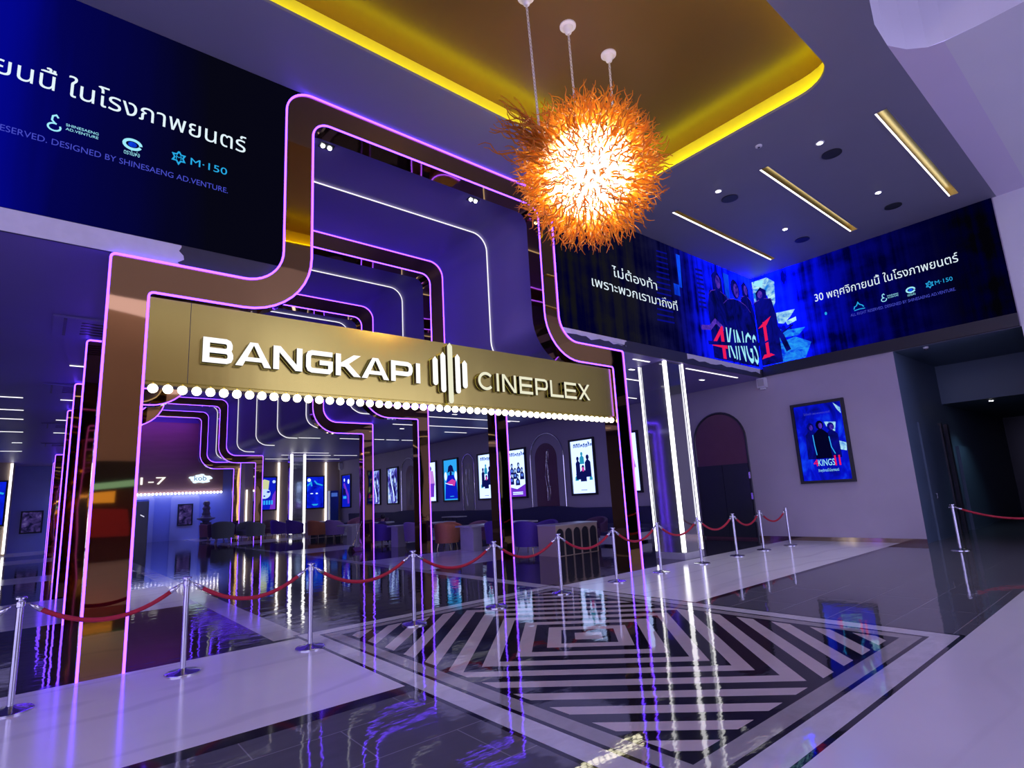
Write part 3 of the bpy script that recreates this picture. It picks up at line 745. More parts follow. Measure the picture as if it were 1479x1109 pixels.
def poster(F, w, h, style, label, group=None, light=True):
    p = thing('movie_poster_box', label, 'poster', F(w/2, 0, 0), group)
    mb = MB(); b = .075
    for q in ((0, w, 0, b), (0, w, h-b, h), (0, b, b, h-b), (w-b, w, b, h-b)): mb.fbox(F, *q, 0.002, .085)
    mb.build('frame', [BLACKFRAME], p)
    bg = {'white': PWHITE, 'boys': PWHITE, 'hat': PSKY, 'pink': PWHITE, 'abstract': pnoise('poster_abstract', [(.35, (.01, .008, .09)), (.48, (.08, .06, .5)), (.56, (.35, .55, 1)), (.66, (.75, .8, 1))], 1, 2.2, 1.6),
          'kings': pnoise('poster_blue_grain', [(.3, (.001, .002, .14)), (.55, (.002, .006, .62)), (.72, (.006, .06, .95))], 1, 2.5, 1.3), 'moons': PDEEP, 'bear': PDEEP, 'dark': pnoise('poster_dark_grain', [(.4, (.006, .005, .03)), (.6, (.05, .03, .16)), (.75, (.18, .14, .35))], 3, 3, 3), 'eyes': pnoise('poster_eyes_grain', [(.35, (.001, .003, .35)), (.6, (.004, .02, .85)), (.8, (.02, .25, .9))], 1.2, 1, 1)}[style]
    lp = MB().fbox(F, b, w-b, b, h-b, .004, .03).build('light_panel', [bg], p)
    d = .034; X = lambda f: b+(w-2*b)*f; Y = lambda f: b+(h-2*b)*f
    def add(nm, m, fn):
        mb = MB(); fn(mb); mb.build(nm, [m], lp)
    if style in ('white', 'boys'):
        def title(k):
            rg = random.Random(5); u = .12
            while u < .88:
                w_ = rg.uniform(.07, .11); lo = .865+rg.uniform(-.008, .01); hi = .935+rg.uniform(-.012, .02)
                k.flat(F, [(X(u), Y(lo)), (X(u+w_*.35), Y(lo)), (X(u+w_*.35), Y(hi-.03)), (X(u+w_*.6), Y(hi-.03)), (X(u+w_*.6), Y(lo)), (X(u+w_), Y(lo+.01)), (X(u+w_*.95), Y(hi)), (X(u+.01), Y(hi-.01))], d)
                u += w_+.018
            k.flat(F, [(X(.76), Y(.945)), (X(.83), Y(.945)), (X(.82), Y(.965)), (X(.78), Y(.96))], d)
        add('title_lettering', emat('poster_title_blue', (.004, .05, .28), 1), title)
    if style == 'white':
        add('figures', PINKK, lambda k: silhouettes(k, F, [(X(.28), Y(.70), .07, .12, Y(.26)), (X(.72), Y(.72), .08, .16, Y(.30)), (X(.5), Y(.53), .07, .16, Y(.22))], d))
        add('figures_in_blue', emat('poster_teal', (.02, .30, .50), 1), lambda k: silhouettes(k, F, [(X(.47), Y(.78), .06, .12, Y(.55)), (X(.2), Y(.38), .04, .09, Y(.24)), (X(.82), Y(.36), .04, .08, Y(.24))], d-.001))
        add('figure_accent', PINK, lambda k: k.flat(F, ell(X(.5), Y(.45), .07, .09, 10), d+.001))
        add('caption', VIOP, lambda k: k.flat(F, [(X(.35), Y(.055)), (X(.62), Y(.055)), (X(.62), Y(.065)), (X(.35), Y(.065))], d))
    if style == 'boys':
        sp = [(X(.25), Y(.72), .08, .13, Y(.48)), (X(.62), Y(.73), .08, .14, Y(.5)), (X(.42), Y(.62), .08, .15, Y(.38)), (X(.80), Y(.62), .08, .14, Y(.36)), (X(.22), Y(.52), .08, .15, Y(.26)), (X(.55), Y(.48), .08, .15, Y(.24))]
        add('figures', PINKK, lambda k: silhouettes(k, F, sp, d))
        add('faces', emat('poster_face_blue', (.35, .55, .95), 1), lambda k: [k.flat(F, ell(a+.01, c-e*1.5, e*.62, e*.7, 8), d+.001) for a, c, e, f_, g_ in sp])
        add('shirts', emat('poster_shirt_blue', (.10, .22, .85), 1), lambda k: [k.flat(F, ell(a, c-e*4.2, e*.9, e*.9, 8), d+.001) for a, c, e, f_, g_ in sp])
        add('lower_band', PVIO, lambda k: k.flat(F, [(X(0), Y(0)), (X(1), Y(0)), (X(1), Y(.27)), (X(.5), Y(.16)), (X(0), Y(.22))], d+.0005))
        add('caption', PWHITE, lambda k: [k.flat(F, [(X(.25), Y(a)), (X(.8), Y(a)), (X(.8), Y(a+.02)), (X(.25), Y(a+.02))], d+.002) for a in (.08, .045)])
    if style == 'hat':
        add('glow', PWHITE, lambda k: k.flat(F, ell(X(.12), Y(.60), .12, .22, 14), d)); add('glow', PWHITE, lambda k: k.flat(F, ell(X(.86), Y(.58), .12, .25, 14), d))
        add('coat', PDEEP, lambda k: (k.flat(F, [(X(.05), Y(.03)), (X(.12), Y(.42)), (X(.3), Y(.62)), (X(.7), Y(.62)), (X(.9), Y(.42)), (X(.97), Y(.03))], d+.001)))
        add('hat', PINKK, lambda k: (k.flat(F, [(X(.26), Y(.68)), (X(.34), Y(.84)), (X(.5), Y(.88)), (X(.64), Y(.84)), (X(.74), Y(.68)), (X(.5), Y(.72))], d+.002), k.flat(F, ell(X(.5), Y(.66), .10, .13, 10), d+.0015)))
        add('sash', PINK, lambda k: k.flat(F, [(X(.15), Y(.42)), (X(.75), Y(.34)), (X(.85), Y(.46)), (X(.6), Y(.52))], d+.002))
        add('horse_mane', PWHITE, lambda k: stroke(k, F, [(X(.08), Y(.43)), (X(.4), Y(.385)), (X(.62), Y(.37))], .035, d+.003, None))
        add('caption', PSKY, lambda k: k.flat(F, ell(X(.55), Y(.09), .2, .02, 12), d+.002))
    if style == 'pink':
        add('figures', PINKK, lambda k: silhouettes(k, F, [(X(.55), Y(.9), .1, .2, Y(.3))], d))
        add('dress', emat('poster_pink', (.55, .25, .75), 1), lambda k: k.flat(F, [(X(.2), Y(.4)), (X(.3), Y(.78)), (X(.75), Y(.78)), (X(.9), Y(.4))], d+.001))
        add('skirt', PVIO, lambda k: k.flat(F, [(X(.3), Y(.1)), (X(.2), Y(.45)), (X(.85), Y(.45)), (X(.8), Y(.1))], d+.002))
    if style == 'abstract':
        add('streak', PWHITE, lambda k: stroke(k, F, [(X(.25), Y(.9)), (X(.35), Y(.6)), (X(.55), Y(.3)), (X(.62), Y(.05))], .10, d, None))
        add('dark_streak', PINKK, lambda k: stroke(k, F, [(X(.55), Y(.8)), (X(.62), Y(.5)), (X(.78), Y(.2))], .12, d+.001, None))
    if style == 'moons':
        add('moons', PWHITE, lambda k: (k.flat(F, ell(X(.75), Y(.80), .14, .16, 14), d), k.flat(F, ell(X(.25), Y(.86), .09, .11, 12), d)))
        add('smoke', PVIO, lambda k: stroke(k, F, [(X(.2), Y(.75)), (X(.45), Y(.55)), (X(.7), Y(.35)), (X(.75), Y(.1))], .24, d-.001, None))
        add('dark_shape', PINKK, lambda k: k.flat(F, [(X(.02), Y(.38)), (X(.45), Y(.38)), (X(.4), Y(.55)), (X(.1), Y(.62))], d+.001))
        add('caption', PSKY, lambda k: k.flat(F, [(X(.12), Y(.26)), (X(.5), Y(.26)), (X(.5), Y(.34)), (X(.12), Y(.34))], d+.002))
    if style == 'bear':
        add('head', emat('poster_pale_blue', (.55, .75, 1.0), 1), lambda k: (k.flat(F, ell(X(.42), Y(.50), .38, .33, 18), d), k.flat(F, ell(X(.9), Y(.87), .1, .1, 12), d)))
        add('hat', PCREAM, lambda k: k.flat(F, [(X(.22), Y(.64)), (X(.18), Y(.88)), (X(.4), Y(.95)), (X(.66), Y(.9)), (X(.62), Y(.64))], d+.001))
        add('face_marks', PDEEP, lambda k: (k.flat(F, ell(X(.22), Y(.55), .11, .07, 10), d+.002), k.flat(F, ell(X(.62), Y(.55), .11, .07, 10), d+.002), k.flat(F, ell(X(.42), Y(.42), .06, .05, 8), d+.002)))
        add('lettering', PSKY, lambda k: [k.flat(F, [(X(.12+.13*i), Y(.15)), (X(.21+.13*i), Y(.15)), (X(.21+.13*i), Y(.28)), (X(.12+.13*i), Y(.28))], d+.002) for i in range(6)])
        add('side_glow', PVIO, lambda k: k.flat(F, [(X(.7), Y(0)), (X(1), Y(0)), (X(1), Y(.6)), (X(.85), Y(.45))], d))
    if style == 'eyes':
        add('ring', PDEEP, lambda k: stroke(k, F, ell(X(.5), Y(.45), .42, .5, 24, 0, 360), .03, d, None))
        add('horns', CYAN, lambda k: (stroke(k, F, [(X(.05), Y(.72)), (X(.25), Y(.82)), (X(.3), Y(.7))], .1, d, None), stroke(k, F, [(X(.45), Y(.88)), (X(.6), Y(.78)), (X(.95), Y(.72))], .09, d, None)))
        add('eyes', PWHITE, lambda k: (k.flat(F, ell(X(.30), Y(.46), .10, .035, 10), d+.001), k.flat(F, ell(X(.60), Y(.46), .08, .05, 10), d+.001), k.flat(F, ell(X(.14), Y(.90), .12, .12, 12), d+.001)))
        add('caption', CYAN, lambda k: k.flat(F, [(X(.3), Y(.12)), (X(.7), Y(.12)), (X(.6), Y(.07)), (X(.4), Y(.07))], d))
    if style == 'kings':
        add('headline', TXTB, lambda k: put_text(k, F, 'ไม่ต้องท้า เพราะพวกเรามาถึงที่', X(.2), X(.75), Y(.87), Y(.90), d))
        for c, tp, hw, sw, mt in ((.30, .76, .09, .17, NAVYP), (.72, .74, .09, .17, NAVYP), (.5, .78, .10, .20, BLACKP)):
            add('figure', mt, lambda k: silhouettes(k, F, [(X(c), Y(tp), hw, sw, Y(.28))], d+(.001 if mt is NAVYP else .003)))
            add('face', VIOP, lambda k: k.flat(F, ell(X(c)+.02, Y(tp)-hw*1.4, hw*.5, hw*.8, 10), d+.005))
        for Q in ([(.84, .99), (.97, .92), (.97, .84), (.90, .9)], [(.60, .76), (.84, .74), (.80, .62), (.66, .66)], [(.82, .5), (.99, .46), (.97, .36), (.85, .38)]): add('backdrop_light', BCY, lambda k: k.flat(F, [(X(a_), Y(b_)) for a_, b_ in Q], d))
        [add('rim_light', PSKY, lambda k: stroke(k, F, [(X(a_), Y(b_)) for a_, b_ in Q], .022, d+.006, None)) for Q in ([(.33, .6), (.34, .45), (.36, .33)], [(.66, .56), (.68, .42), (.74, .33)])]
        add('film_title_numeral', REDP, lambda k: put_text(k, F, '4', X(.26), X(.36), Y(.185), Y(.275), d+.007)); add('film_title_text', REDP, lambda k: put_text(k, F, 'II', X(.70), X(.82), Y(.18), Y(.31), d+.007))
        add('film_title_text', PALEC, lambda k: put_text(k, F, 'KINGS', X(.36), X(.70), Y(.185), Y(.27), d+.007))
        add('date_text', PALEC, lambda k: put_text(k, F, TITLE, X(.34), X(.76), Y(.10), Y(.15), d+.007))
    return p
FP = lambda y1, z0: FX(XR, y1, z0)
ZP = 1.49
poster(FP(6.805, 1.51), 1.36, 2.18, 'kings', 'blue film poster 4KINGS II on the taupe wall by the corridor')
poster(FP(13.45, ZP), 1.35, 2.17, 'pink', 'poster sliver seen just right of the sign portal leg')
poster(FP(15.48, ZP), 1.32, 2.17, 'white', 'white poster of four figures nearest right of the arched plum alcove')
poster(FP(19.45, ZP), 1.36, 2.17, 'boys', 'poster crowded with young faces and a violet lower band')
poster(FP(21.6, ZP), 1.3, 2.17, 'white', 'white poster partly hidden by the second portal leg')
poster(FP(24.62, ZP), 1.4, 2.17, 'hat', 'sky blue poster of a figure in a wide hat with a magenta sash')
poster(FP(26.6, ZP), 1.37, 2.17, 'pink', 'half hidden poster of a pink dress beside the third portal leg')
poster(FP(30.75, ZP), 1.37, 2.17, 'abstract', 'white streaked violet poster left of the third portal, nearer of two')
poster(FP(33.0, ZP), 1.37, 2.17, 'abstract', 'white streaked violet poster beside the fourth portal leg, farther of two')
poster(FP(37.4, 1.40), 1.5, 2.25, 'moons', 'deep blue poster with two white moons near the far corner')
poster(FY(37.84, 10.5, 1.50), 1.36, 2.16, 'bear', 'poster of a pale face under a tall cream hat on beige panel')
poster(FY(37.84, 13.72, 1.45), 1.30, 2.2, 'eyes', 'deep blue poster with two glowing eyes on the beige back wall')
poster(FY(37.84, -2.6, 1.45), 1.33, 2.25, 'eyes', 'blue poster cut off at the left edge of the view, far hall')
poster(FY(37.84+2.6, -.72, .97), .95, 1.2, 'dark', 'small dark framed picture far left, beside the violet portal legs')
poster(FY(40.45, 6.7, .85), .84, 1.34, 'dark', 'dark framed picture on the pale arched panel of the far wall')

# far wall fittings
PALE = pmat('pale_blue_panel', (.42, .46, .72), .45, 0, .05, 2)
mb = MB().prism(FY(40.47), rrect(6.32, 7.9, -.2, 2.72, .22), 0, .015); struct(mb, 'trim_4', [PALE])
dd = MB().prism(FY(40.47), [(3.2, 0), (5.15, 0), (5.15, 2.45), (3.2, 2.45)], 0, .02); dd = struct(dd, 'door_2', [DOORM])
stroke(MB(), FY(40.47), [(5.3, 0), (5.3, 2.5), (5.2, 2.68), (3.0, 2.68)], .26, .0, .05).build('door_frame', [PALE], dd)
MB().prism(FY(40.44), [(4.75, 1.62), (4.95, 1.5), (4.95, 1.56), (4.75, 1.68)], 0, .01).build('door_plate', [emat('small_white_plate', (.8, .8, 1), 1)], dd)

# ------------------------------------------------------------------ arched alcoves in the right wall
def alcove(yc, w, ztop, zb, m, label, iw=None, itop=None, yi=None):
    a = thing('arched_alcove', label, 'alcove', (XR, yc, zb))
    F = FX(XR); r = w/2
    P = [(-yc-r, zb), (-yc-r, ztop-r)] + arc(-yc, ztop-r, r, 180, 0, 16) + [(-yc+r, ztop-r), (-yc+r, zb)]
    P = [p for i, p in enumerate(P) if i == 0 or p != P[i-1]]
    mb = MB().tube([F(u, v, .03) for u, v in P], .022, 6); mb.build('arch_trim', [CHROME], a)
    iw = iw or w*.72; itop = itop or ztop-.4; yi = yi if yi is not None else yc; r = iw/2
    P = [(-yi-r, zb), (-yi-r, itop-r)] + arc(-yi, itop-r, r, 180, 0, 16) + [(-yi+r, itop-r), (-yi+r, zb)]
    P = [p for i, p in enumerate(P) if i == 0 or p != P[i-1]]
    MB().prism(F, P, .001, .02).build('inner_panel', [m], a)
    mb = MB(); rg = random.Random(int(yc*10))
    for k in range(3):
        u = -yi + rg.uniform(-.25, .1)*iw; v = zb+.3; pts = [(u, v)]
        while v < itop-.45: v += .25; u += rg.uniform(-.07, .09); pts.append((u, v))
        mb.tube([F(a_, b_, .03) for a_, b_ in pts], .006, 4)
        for a_, b_ in pts[2::2]: mb.ball(F(a_+.06, b_+.05, .03), .022, 6, 4)
    mb.build('twig_ornament', [pmat('silver_twig', (.6, .6, .65), .25, 1.0)], a)
    return a
alcove(16.84, 1.98, 4.10, 1.05, PLUM, 'plum arched alcove behind the purple chairs at the arch table', 1.30, 3.70, 16.9)
alcove(22.40, .98, 3.74, .95, GREYPANEL, 'narrow grey arched alcove between the hat poster and a white poster', .70, 3.30, 22.4)
alcove(28.2, 1.7, 4.05, 1.1, PLUM, 'plum arched alcove just left of the third portal leg', 1.05, 3.6, 28.0)
dr = thing('arched_doorway', 'plum arch above a dark double door on the right wall', 'doorway', (XR, 9.08, 0))
P = [(-9.93, 0), (-9.93, 2.95)] + arc(-9.08, 2.95, .85, 180, 0, 18) + [(-8.22, 0)]
MB().prism(FX(XR), P, .001, .02).build('arch_panel', [PLUM], dr)
MB().tube([FX(XR)(u, v, .02) for u, v in P], .035, 6).build('arch_trim', [DARKMETAL], dr)
for a, b in ((-9.9, -9.07), (-9.06, -8.25)):
    dl = MB().fbox(FX(XR), a, b, .06, 2.2, .02, .06).build('door_leaf', [DOORM], dr)
for z in (.5, 1.15, 1.75): MB().fbox(FX(XR), -8.25, -8.20, z, z+.18, .05, .075).build('hinge', [CHROME], dr)

# ------------------------------------------------------------------ pillars with light strips
def pillar(x0, y0, w, label, corners):
    p = thing('light_pillar', label, 'pillar', (x0+w/2, y0+w/2, 0))
    MB().box(x0+.03, x0+w-.03, y0+.03, y0+w-.03, .14, 4.60).build('mirror_cladding', [PILLAR], p)
    MB().box(x0-.02, x0+w+.02, y0-.02, y0+w+.02, 0, .14).build('plinth', [pmat('pale_plinth', (.45, .45, .5), .25)], p)
    for i, j, s in corners:
        MB().box(x0+i*w-s, x0+i*w+s, y0+j*w-s, y0+j*w+s, .16, 4.58).build('light_strip', [WLED], p)
    return p
pillar(11.25, 7.50, .74, 'mirrored pillar with three white light strips beside the portal', [(0, 0, .036), (0, 1, .017), (1, 0, .017)])
pillar(10.88, 32.2, .74, 'mirrored pillar with white strips far back among the lounge chairs', [(0, 0, .06), (1, 0, .05)])
for x, lb in ((11.95, 'white vertical light strip right of the tall-hat poster on the back wall'), (15.1, 'white vertical light strip right of the glowing-eyes poster'), (-1.2, 'white vertical light strip beside the far left poster'), (10.02, 'short white light strip between the two far portal legs')):
    y = 37.76; lo, hi = (.9, 2.85) if x == 10.02 else (.1, 4.55)
    hw = .03 if x == 10.02 else .05
    tag(MB().box(x-hw, x+hw, y, y+.06, lo, hi).build('wall_light_strip', [WLED]), lb, 'light')
# drinks cooler in the far corner
ck = thing('drinks_cooler', 'tall blue drinks cooler in the far right corner', 'cooler', (15.5, 37.5, 0))
MB().box(15.22, 15.80, 37.3, 37.8, 0, 2.6).build('body', [pmat('cooler_blue', (.03, .07, .30), .3)], ck)
MB().box(15.3, 15.72, 37.285, 37.3, 2.2, 2.45).build('header_light', [emat('cooler_header', (.05, .12, .5), 1)], ck)
MB().box(15.20, 15.82, 37.27, 37.3, 0, .12).build('kick_panel', [DARKMETAL], ck)

# ------------------------------------------------------------------ ceiling fittings
def slot_light(i, a, b):
    t = thing('recessed_slot_light', 'recessed brass slot light in the grey ceiling, %s' % ('nearest the white bulkhead', 'middle of the three', 'nearest the corner screen')[i], 'ceiling light', (12.8, (a+b)/2, ZC))
    mb = MB(); x0, x1 = 10.47, 15.15
    mb.face([(x0, a, ZC), (x0, a, ZC+.13), (x1, a, ZC+.13), (x1, a, ZC)]); mb.face([(x0, b, ZC), (x1, b, ZC), (x1, b, ZC+.13), (x0, b, ZC+.13)])
    mb.face([(x0, a, ZC+.13), (x0, b, ZC+.13), (x1, b, ZC+.13), (x1, a, ZC+.13)])
    mb.face([(x0, a, ZC), (x0, b, ZC), (x0, b, ZC+.13), (x0, a, ZC+.13)]); mb.face([(x1, a, ZC), (x1, a, ZC+.13), (x1, b, ZC+.13), (x1, b, ZC)])
    mb.build('channel', [BRASS], t)
    MB().box(x0, x1, b-.022, b-.004, ZC-.003, ZC+.02).build('light_line', [WLED], t)
    mb = MB()
    for q in ((x0-.02, x1+.02, a-.02, a), (x0-.02, x1+.02, b, b+.02), (x0-.02, x0, a, b), (x1, x1+.02, a, b)): mb.box(*q, ZC-.008, ZC-.001)
    mb.build('trim', [CEILPAINT], t)
for i, (a, b) in enumerate(slots): slot_light(i, a, b)
SPOTE = emat('spot_lamp', (1, 1, 1), 22.0)
def downlight(x, y, z, label, r=.05, group=None):
    t = thing('downlight', label, 'downlight', (x, y, z), group)
    MB().lathe([(r*1.5, -.004), (r*1.5, -.014), (r, -.016), (r, -.008)], (0, 0, 0), 20).build('rim', [WHITEPAINT], t, local=True)
    MB().lathe([(r*.98, -.006), (r*.9, -.02), (r*.5, -.026)], (0, 0, 0), 16).build('lamp', [SPOTE], t, local=True)
    return t
for x, y, lb in ((10.53, 3.26, 'bright downlight nearest the cove corner'), (10.50, 5.26, 'bright downlight between cove edge and chandelier side'), (13.54, 3.25, 'bright downlight between the two nearer slot lights toward the right screen'), (13.55, 5.25, 'bright downlight above the bright corner of the screens')):
    downlight(x, y, ZC, lb)
def ceil_speaker(x, y, lb):
    t = thing('ceiling_speaker', lb, 'speaker', (x, y, ZC))
    MB().lathe([(.17, -.002), (.17, -.014), (.145, -.016)], n=28).build('rim', [DARKMETAL], t, local=True)
    MB().lathe([(.143, -.010), (.08, -.014), (.0, -.015)], n=28).build('grille', [pmat('grey_speaker_grille', (.08, .08, .12), .6)], t, local=True)
for x, y, lb in ((11.10, 3.27, 'round dark ceiling speaker beside the downlight nearest the cove corner'), (11.0, 5.28, 'round dark ceiling speaker nearest the chandelier'), (14.56, 3.26, 'round dark ceiling speaker nearest the right-hand slot light end'), (14.56, 5.27, 'round dark ceiling speaker above the corner of the screens')):
    ceil_speaker(x, y, lb)
sd = thing('smoke_detector', 'small white smoke detector on the grey lobby ceiling', 'detector', (9.67, 3.98, ZC))
MB().lathe([(.06, -.002), (.06, -.02), (.04, -.035), (0, -.036)], n=18).build('body', [WHITEPAINT], sd, local=True)
MB().lathe([(.022, -.036), (.022, -.042), (0, -.043)], n=10).build('sensor', [DARKMETAL], sd, local=True)
def twin_spot(x, y, lb):
    t = thing('twin_spotlight', lb, 'spotlight', (x, y, 7.645))
    MB().box(-.12, .12, -.07, .07, -.02, -.002).build('housing', [DARKMETAL], t, local=True)
    for s in (-.06, .06): MB().ball((s, 0, -.022), .036, 10, 6).build('lamp', [SPOTE], t, local=True)
twin_spot(3.33, 8.40, 'twin spotlight high in the vault near the left crown corner')
twin_spot(6.43, 8.40, 'twin spotlight high in the vault near the chandelier')
def linear(x0, x1, y, lb, z=4.60):
    return tag(MB().box(x0, x1, y-.022, y+.022, z-.012, z-.001).build('linear_ceiling_light', [LLED]), lb, 'ceiling light', 'thin linear ceiling lights in the hall')
LL = [(-3.2, -.5, 17.85), (-3.2, -.52, 19.9), (-3.3, -.55, 21.7), (-3.4, -.6, 24.85), (-.98, -.68, 28.3), (-3.8, -.74, 31.75), (.26, .9, 13.7), (.22, .9, 17.85), (.2, .9, 21.6), (.2, .9, 24.85),
      (10.5, 13.47, 17.22), (10.4, 11.38, 19.36), (12.0, 15.12, 19.36), (13.87, 15.07, 21.0), (14.0, 15.0, 17.15), (12.75, 13.42, 24.4), (13.58, 14.35, 24.4), (8.55, 9.5, 24.45), (10.4, 11.36, 24.4), (12.1, 12.6, 24.36), (10.6, 12.7, 31.36), (13.6, 15.1, 32.8), (10.5, 13.4, 32.82), (10.4, 15.1, 35.5),
      (10.45, 11.07, 7.79), (12.6, 15.19, 7.77), (12.15, 12.82, 9.37), (14.6, 15.2, 11.35)]
LLAB = ['long white ceiling line light far left of the portals, nearest of the left rows', 'long white ceiling line light far left, second of the left rows', 'long white ceiling line light far left, third of the left rows', 'long white ceiling line light far left, fourth of the left rows', 'short white ceiling line light far left between longer rows', 'long white ceiling line light far left, farthest of the left rows',
        'short line light left of the second portal top', 'short line light left of the third portal top', 'short line light left of the fourth portal top', 'short line light left of the portals, beyond the fourth top',
        'long line light just under the sign bulbs between second and third portal legs', 'short line light beside the third portal corner', 'long line light second below the bulbs between second and third portal legs', 'short line light nearest the alcove wall between second and third legs', 'line light just right of the second portal leg top', 'line light beside the fourth portal, longer of the pair there', 'line light ending at the third portal leg top', 'line light joined to the fifth vault line', 'line light just left of the fourth portal leg top', 'tiny line light behind the fourth portal leg top',
        'line light above the far mirrored pillar, nearest', 'line light near the far right corner ceiling', 'line light above the far mirrored pillar, second', 'longest far line light above the beige back wall',
        'short line light left of the mirrored pillar top', 'long line light right of the mirrored pillar top under the screen', 'line light between portal leg and mirrored pillar, upper', 'line light between portal leg and mirrored pillar, lower']
for (a, b, y), lb in zip(LL, LLAB): linear(a, b, y, lb)
def hall_spot(x, y, lb):
    t = thing('ceiling_spot', lb, 'spotlight', (x, y, 4.6))
    MB().box(-.11, .11, -.05, .05, -.02, -.002).build('housing', [WHITEPAINT], t, local=True)
    MB().box(-.09, .09, -.035, .035, -.026, -.02).build('lamp', [WLED], t, local=True)
for x, y, lb in ((11.3, 8.5, 'small lit ceiling spot left of the mirrored pillar top'), (14.38, 8.41, 'small lit ceiling spot above the arched doorway'), (11.37, 20.4, 'small lit ceiling spot right of the third portal corner'), (11.25, 16.35, 'small lit ceiling spot just under the sign bulbs'), (14.45, 17.2, 'small lit ceiling spot beyond the second portal leg')): hall_spot(x, y, lb)
def ac(x, y, lb):
    t = thing('air_conditioner_cassette', lb, 'air conditioner', (x, y, 4.6))
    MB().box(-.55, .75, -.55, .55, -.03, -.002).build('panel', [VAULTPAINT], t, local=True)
    mb = MB()
    for i in range(5): mb.box(-.2, .6, -.36+.16*i, -.30+.16*i, -.038, -.03)
    mb.build('grille', [DARKMETAL], t, local=True)
    MB().box(-.42, -.38, -.5, .5, -.036, -.03).build('louver', [DARKMETAL], t, local=True)
for i, y in enumerate((10.8, 16.3, 22.9, 28.8)):
    ac(.5 if i == 0 else .42, y, 'ceiling air conditioner cassette left of the portals, %s' % ('nearest one', 'second', 'third', 'farthest')[i])
cc = thing('dome_camera', 'small white dome camera under the corridor ceiling edge', 'camera', (16.36, 3.56, 4.64))
MB().lathe([(.055, -.002), (.055, -.03), (.045, -.045)], n=14).build('base', [WHITEPAINT], cc, local=True)
MB().ball((0, 0, -.05), .042, 12, 8).build('lens_dome', [DARKMETAL], cc, local=True)
cl_ = downlight(20.4, 3.2, 3.54, 'small cold downlight in the low corridor ceiling', .05)
def wallspk(x0, x1, y0, y1, z0, z1, lb):
    t = thing('wall_speaker', lb, 'speaker', ((x0+x1)/2, (y0+y1)/2, z0))
    MB().box(x0, x1, y0, y1, z0+.05, z1).build('cabinet', [WHITEPAINT], t)
    MB().box(x0-.012, x0-.001, y0+.03, y1-.03, z0+.09, z1-.04).build('grille', [pmat('pale_grille', (.4, .4, .42), .6)], t)
    MB().box(x0+.05, x1, y0+.06, y1-.06, z0, z0+.05).build('bracket', [WHITEPAINT], t)
wallspk(15.94, 16.11, 7.36, 7.60, 4.27, 4.60, 'white wall speaker under the corner of the screens')
wallspk(15.9, 16.1, 27.2, 27.5, 4.1, 4.5, 'white wall speaker above the third portal arch alcove')
wallspk(15.9, 16.1, 37.3, 37.6, 4.0, 4.5, 'white wall speaker in the far right corner')

# ------------------------------------------------------------------ rope barrier
def make_stanchion(label):
    t = thing('rope_stanchion', label, 'stanchion', (0, 0, 0), 'steel rope stanchions')
    MB().lathe([(.0, 0), (.165, 0), (.165, .012), (.15, .022), (.05, .034), (.03, .05)], n=32).build('base', [CHROME], t, True, local=True)
    MB().lathe([(.0255, .045), (.0255, .86)], n=20).build('pole', [CHROME], t, True, local=True)
    co = MB().lathe([(.028, .855), (.034, .862), (.034, .905), (.028, .912)], n=20).build('collar', [CHROME], t, True, local=True)
    MB().lathe([(.020, .912), (.020, .925), (.045, .930), (.045, .942), (.030, .947), (0, .948)], n=24).build('cap', [CHROME], t, True, local=True)
    for k in range(4):
        a = k*PI/2
        MB().tube([(.03*math.cos(a), .03*math.sin(a), .885), (.058*math.cos(a), .058*math.sin(a), .888), (.062*math.cos(a), .062*math.sin(a), .87)], .006, 6).build('hook_ring', [CHROME], co, local=True)
    return t
PX = [-.06, 1.26, 2.54, 3.955, 5.34, 6.70, 8.06, 9.38, 10.83, 12.28, 13.60, 14.80]
PYY = [6.80, 6.87, 6.79, 6.86, 6.85, 6.85, 6.82, 6.81, 6.82, 6.82, 6.85, 6.75]
where = ['at the left edge of the view', 'between the gold portal leg and the rug corner', 'on the left corner of the striped floor pattern', 'on the far edge of the rug', 'below the emblem of the sign', 'at the far corner of the striped floor pattern', 'just left of the right portal leg', 'just right of the right portal leg', 'in front of the mirrored pillar', 'in front of the arched doorway', 'in front of the arched doorway hinge side', 'last in the row, nearest the blue wall poster']
st0 = None
for i, (x, y) in enumerate(zip(PX, PYY)):
    lb = 'steel rope stanchion, %s in the row, %s' % (ordn[i], where[i])
    if st0 is None: st0 = make_stanchion(lb); st0.location = (x, y, 0)
    else: dup(st0, (x, y, 0), 0, lb)
dup(st0, (14.92, 3.32, 0), 0, 'lone steel rope stanchion at the dark corridor opening')
def rope(a, b, label, sag=.23):
    a, b = Vector(a), Vector(b); d = (b-a); h = Vector((d.x, d.y, 0)).normalized()
    A = a+h*.065; B = b-h*.065
    t = thing('velvet_rope', label, 'rope', (a.x, a.y, 0), 'red velvet ropes')
    def pt(f):
        p = A.lerp(B, f); p.z = .875-sag*(1-(2*f-1)**2); return p
    L = (B-A).length; e = .085/L
    n = 18
    MB().tube([pt(e+(1-2*e)*i/n) for i in range(n+1)], .021, 10).build('rope', [VELVET], t, 'all')
    for f0, f1 in ((0, e), (1, 1-e)):
        MB().tube([pt(f0), pt(f0*.6+f1*.4), pt(f1)], [.010, .019, .023], 10).build('end_cap', [CHROME], t, 'all')
between = ['first and second posts, crossing the gold portal leg', 'second and third posts, over the dark floor', 'third and fourth posts along the rug', 'fourth and fifth posts, under the middle of the sign', 'fifth and sixth posts, before the purple chairs', 'sixth and seventh posts, before the arch table', 'seventh and eighth posts, crossing the right portal leg', 'eighth and ninth posts, before the mirrored pillar', 'ninth and tenth posts, before the dark double door', 'tenth and eleventh posts, before the door hinges', 'eleventh and last posts, by the taupe wall']
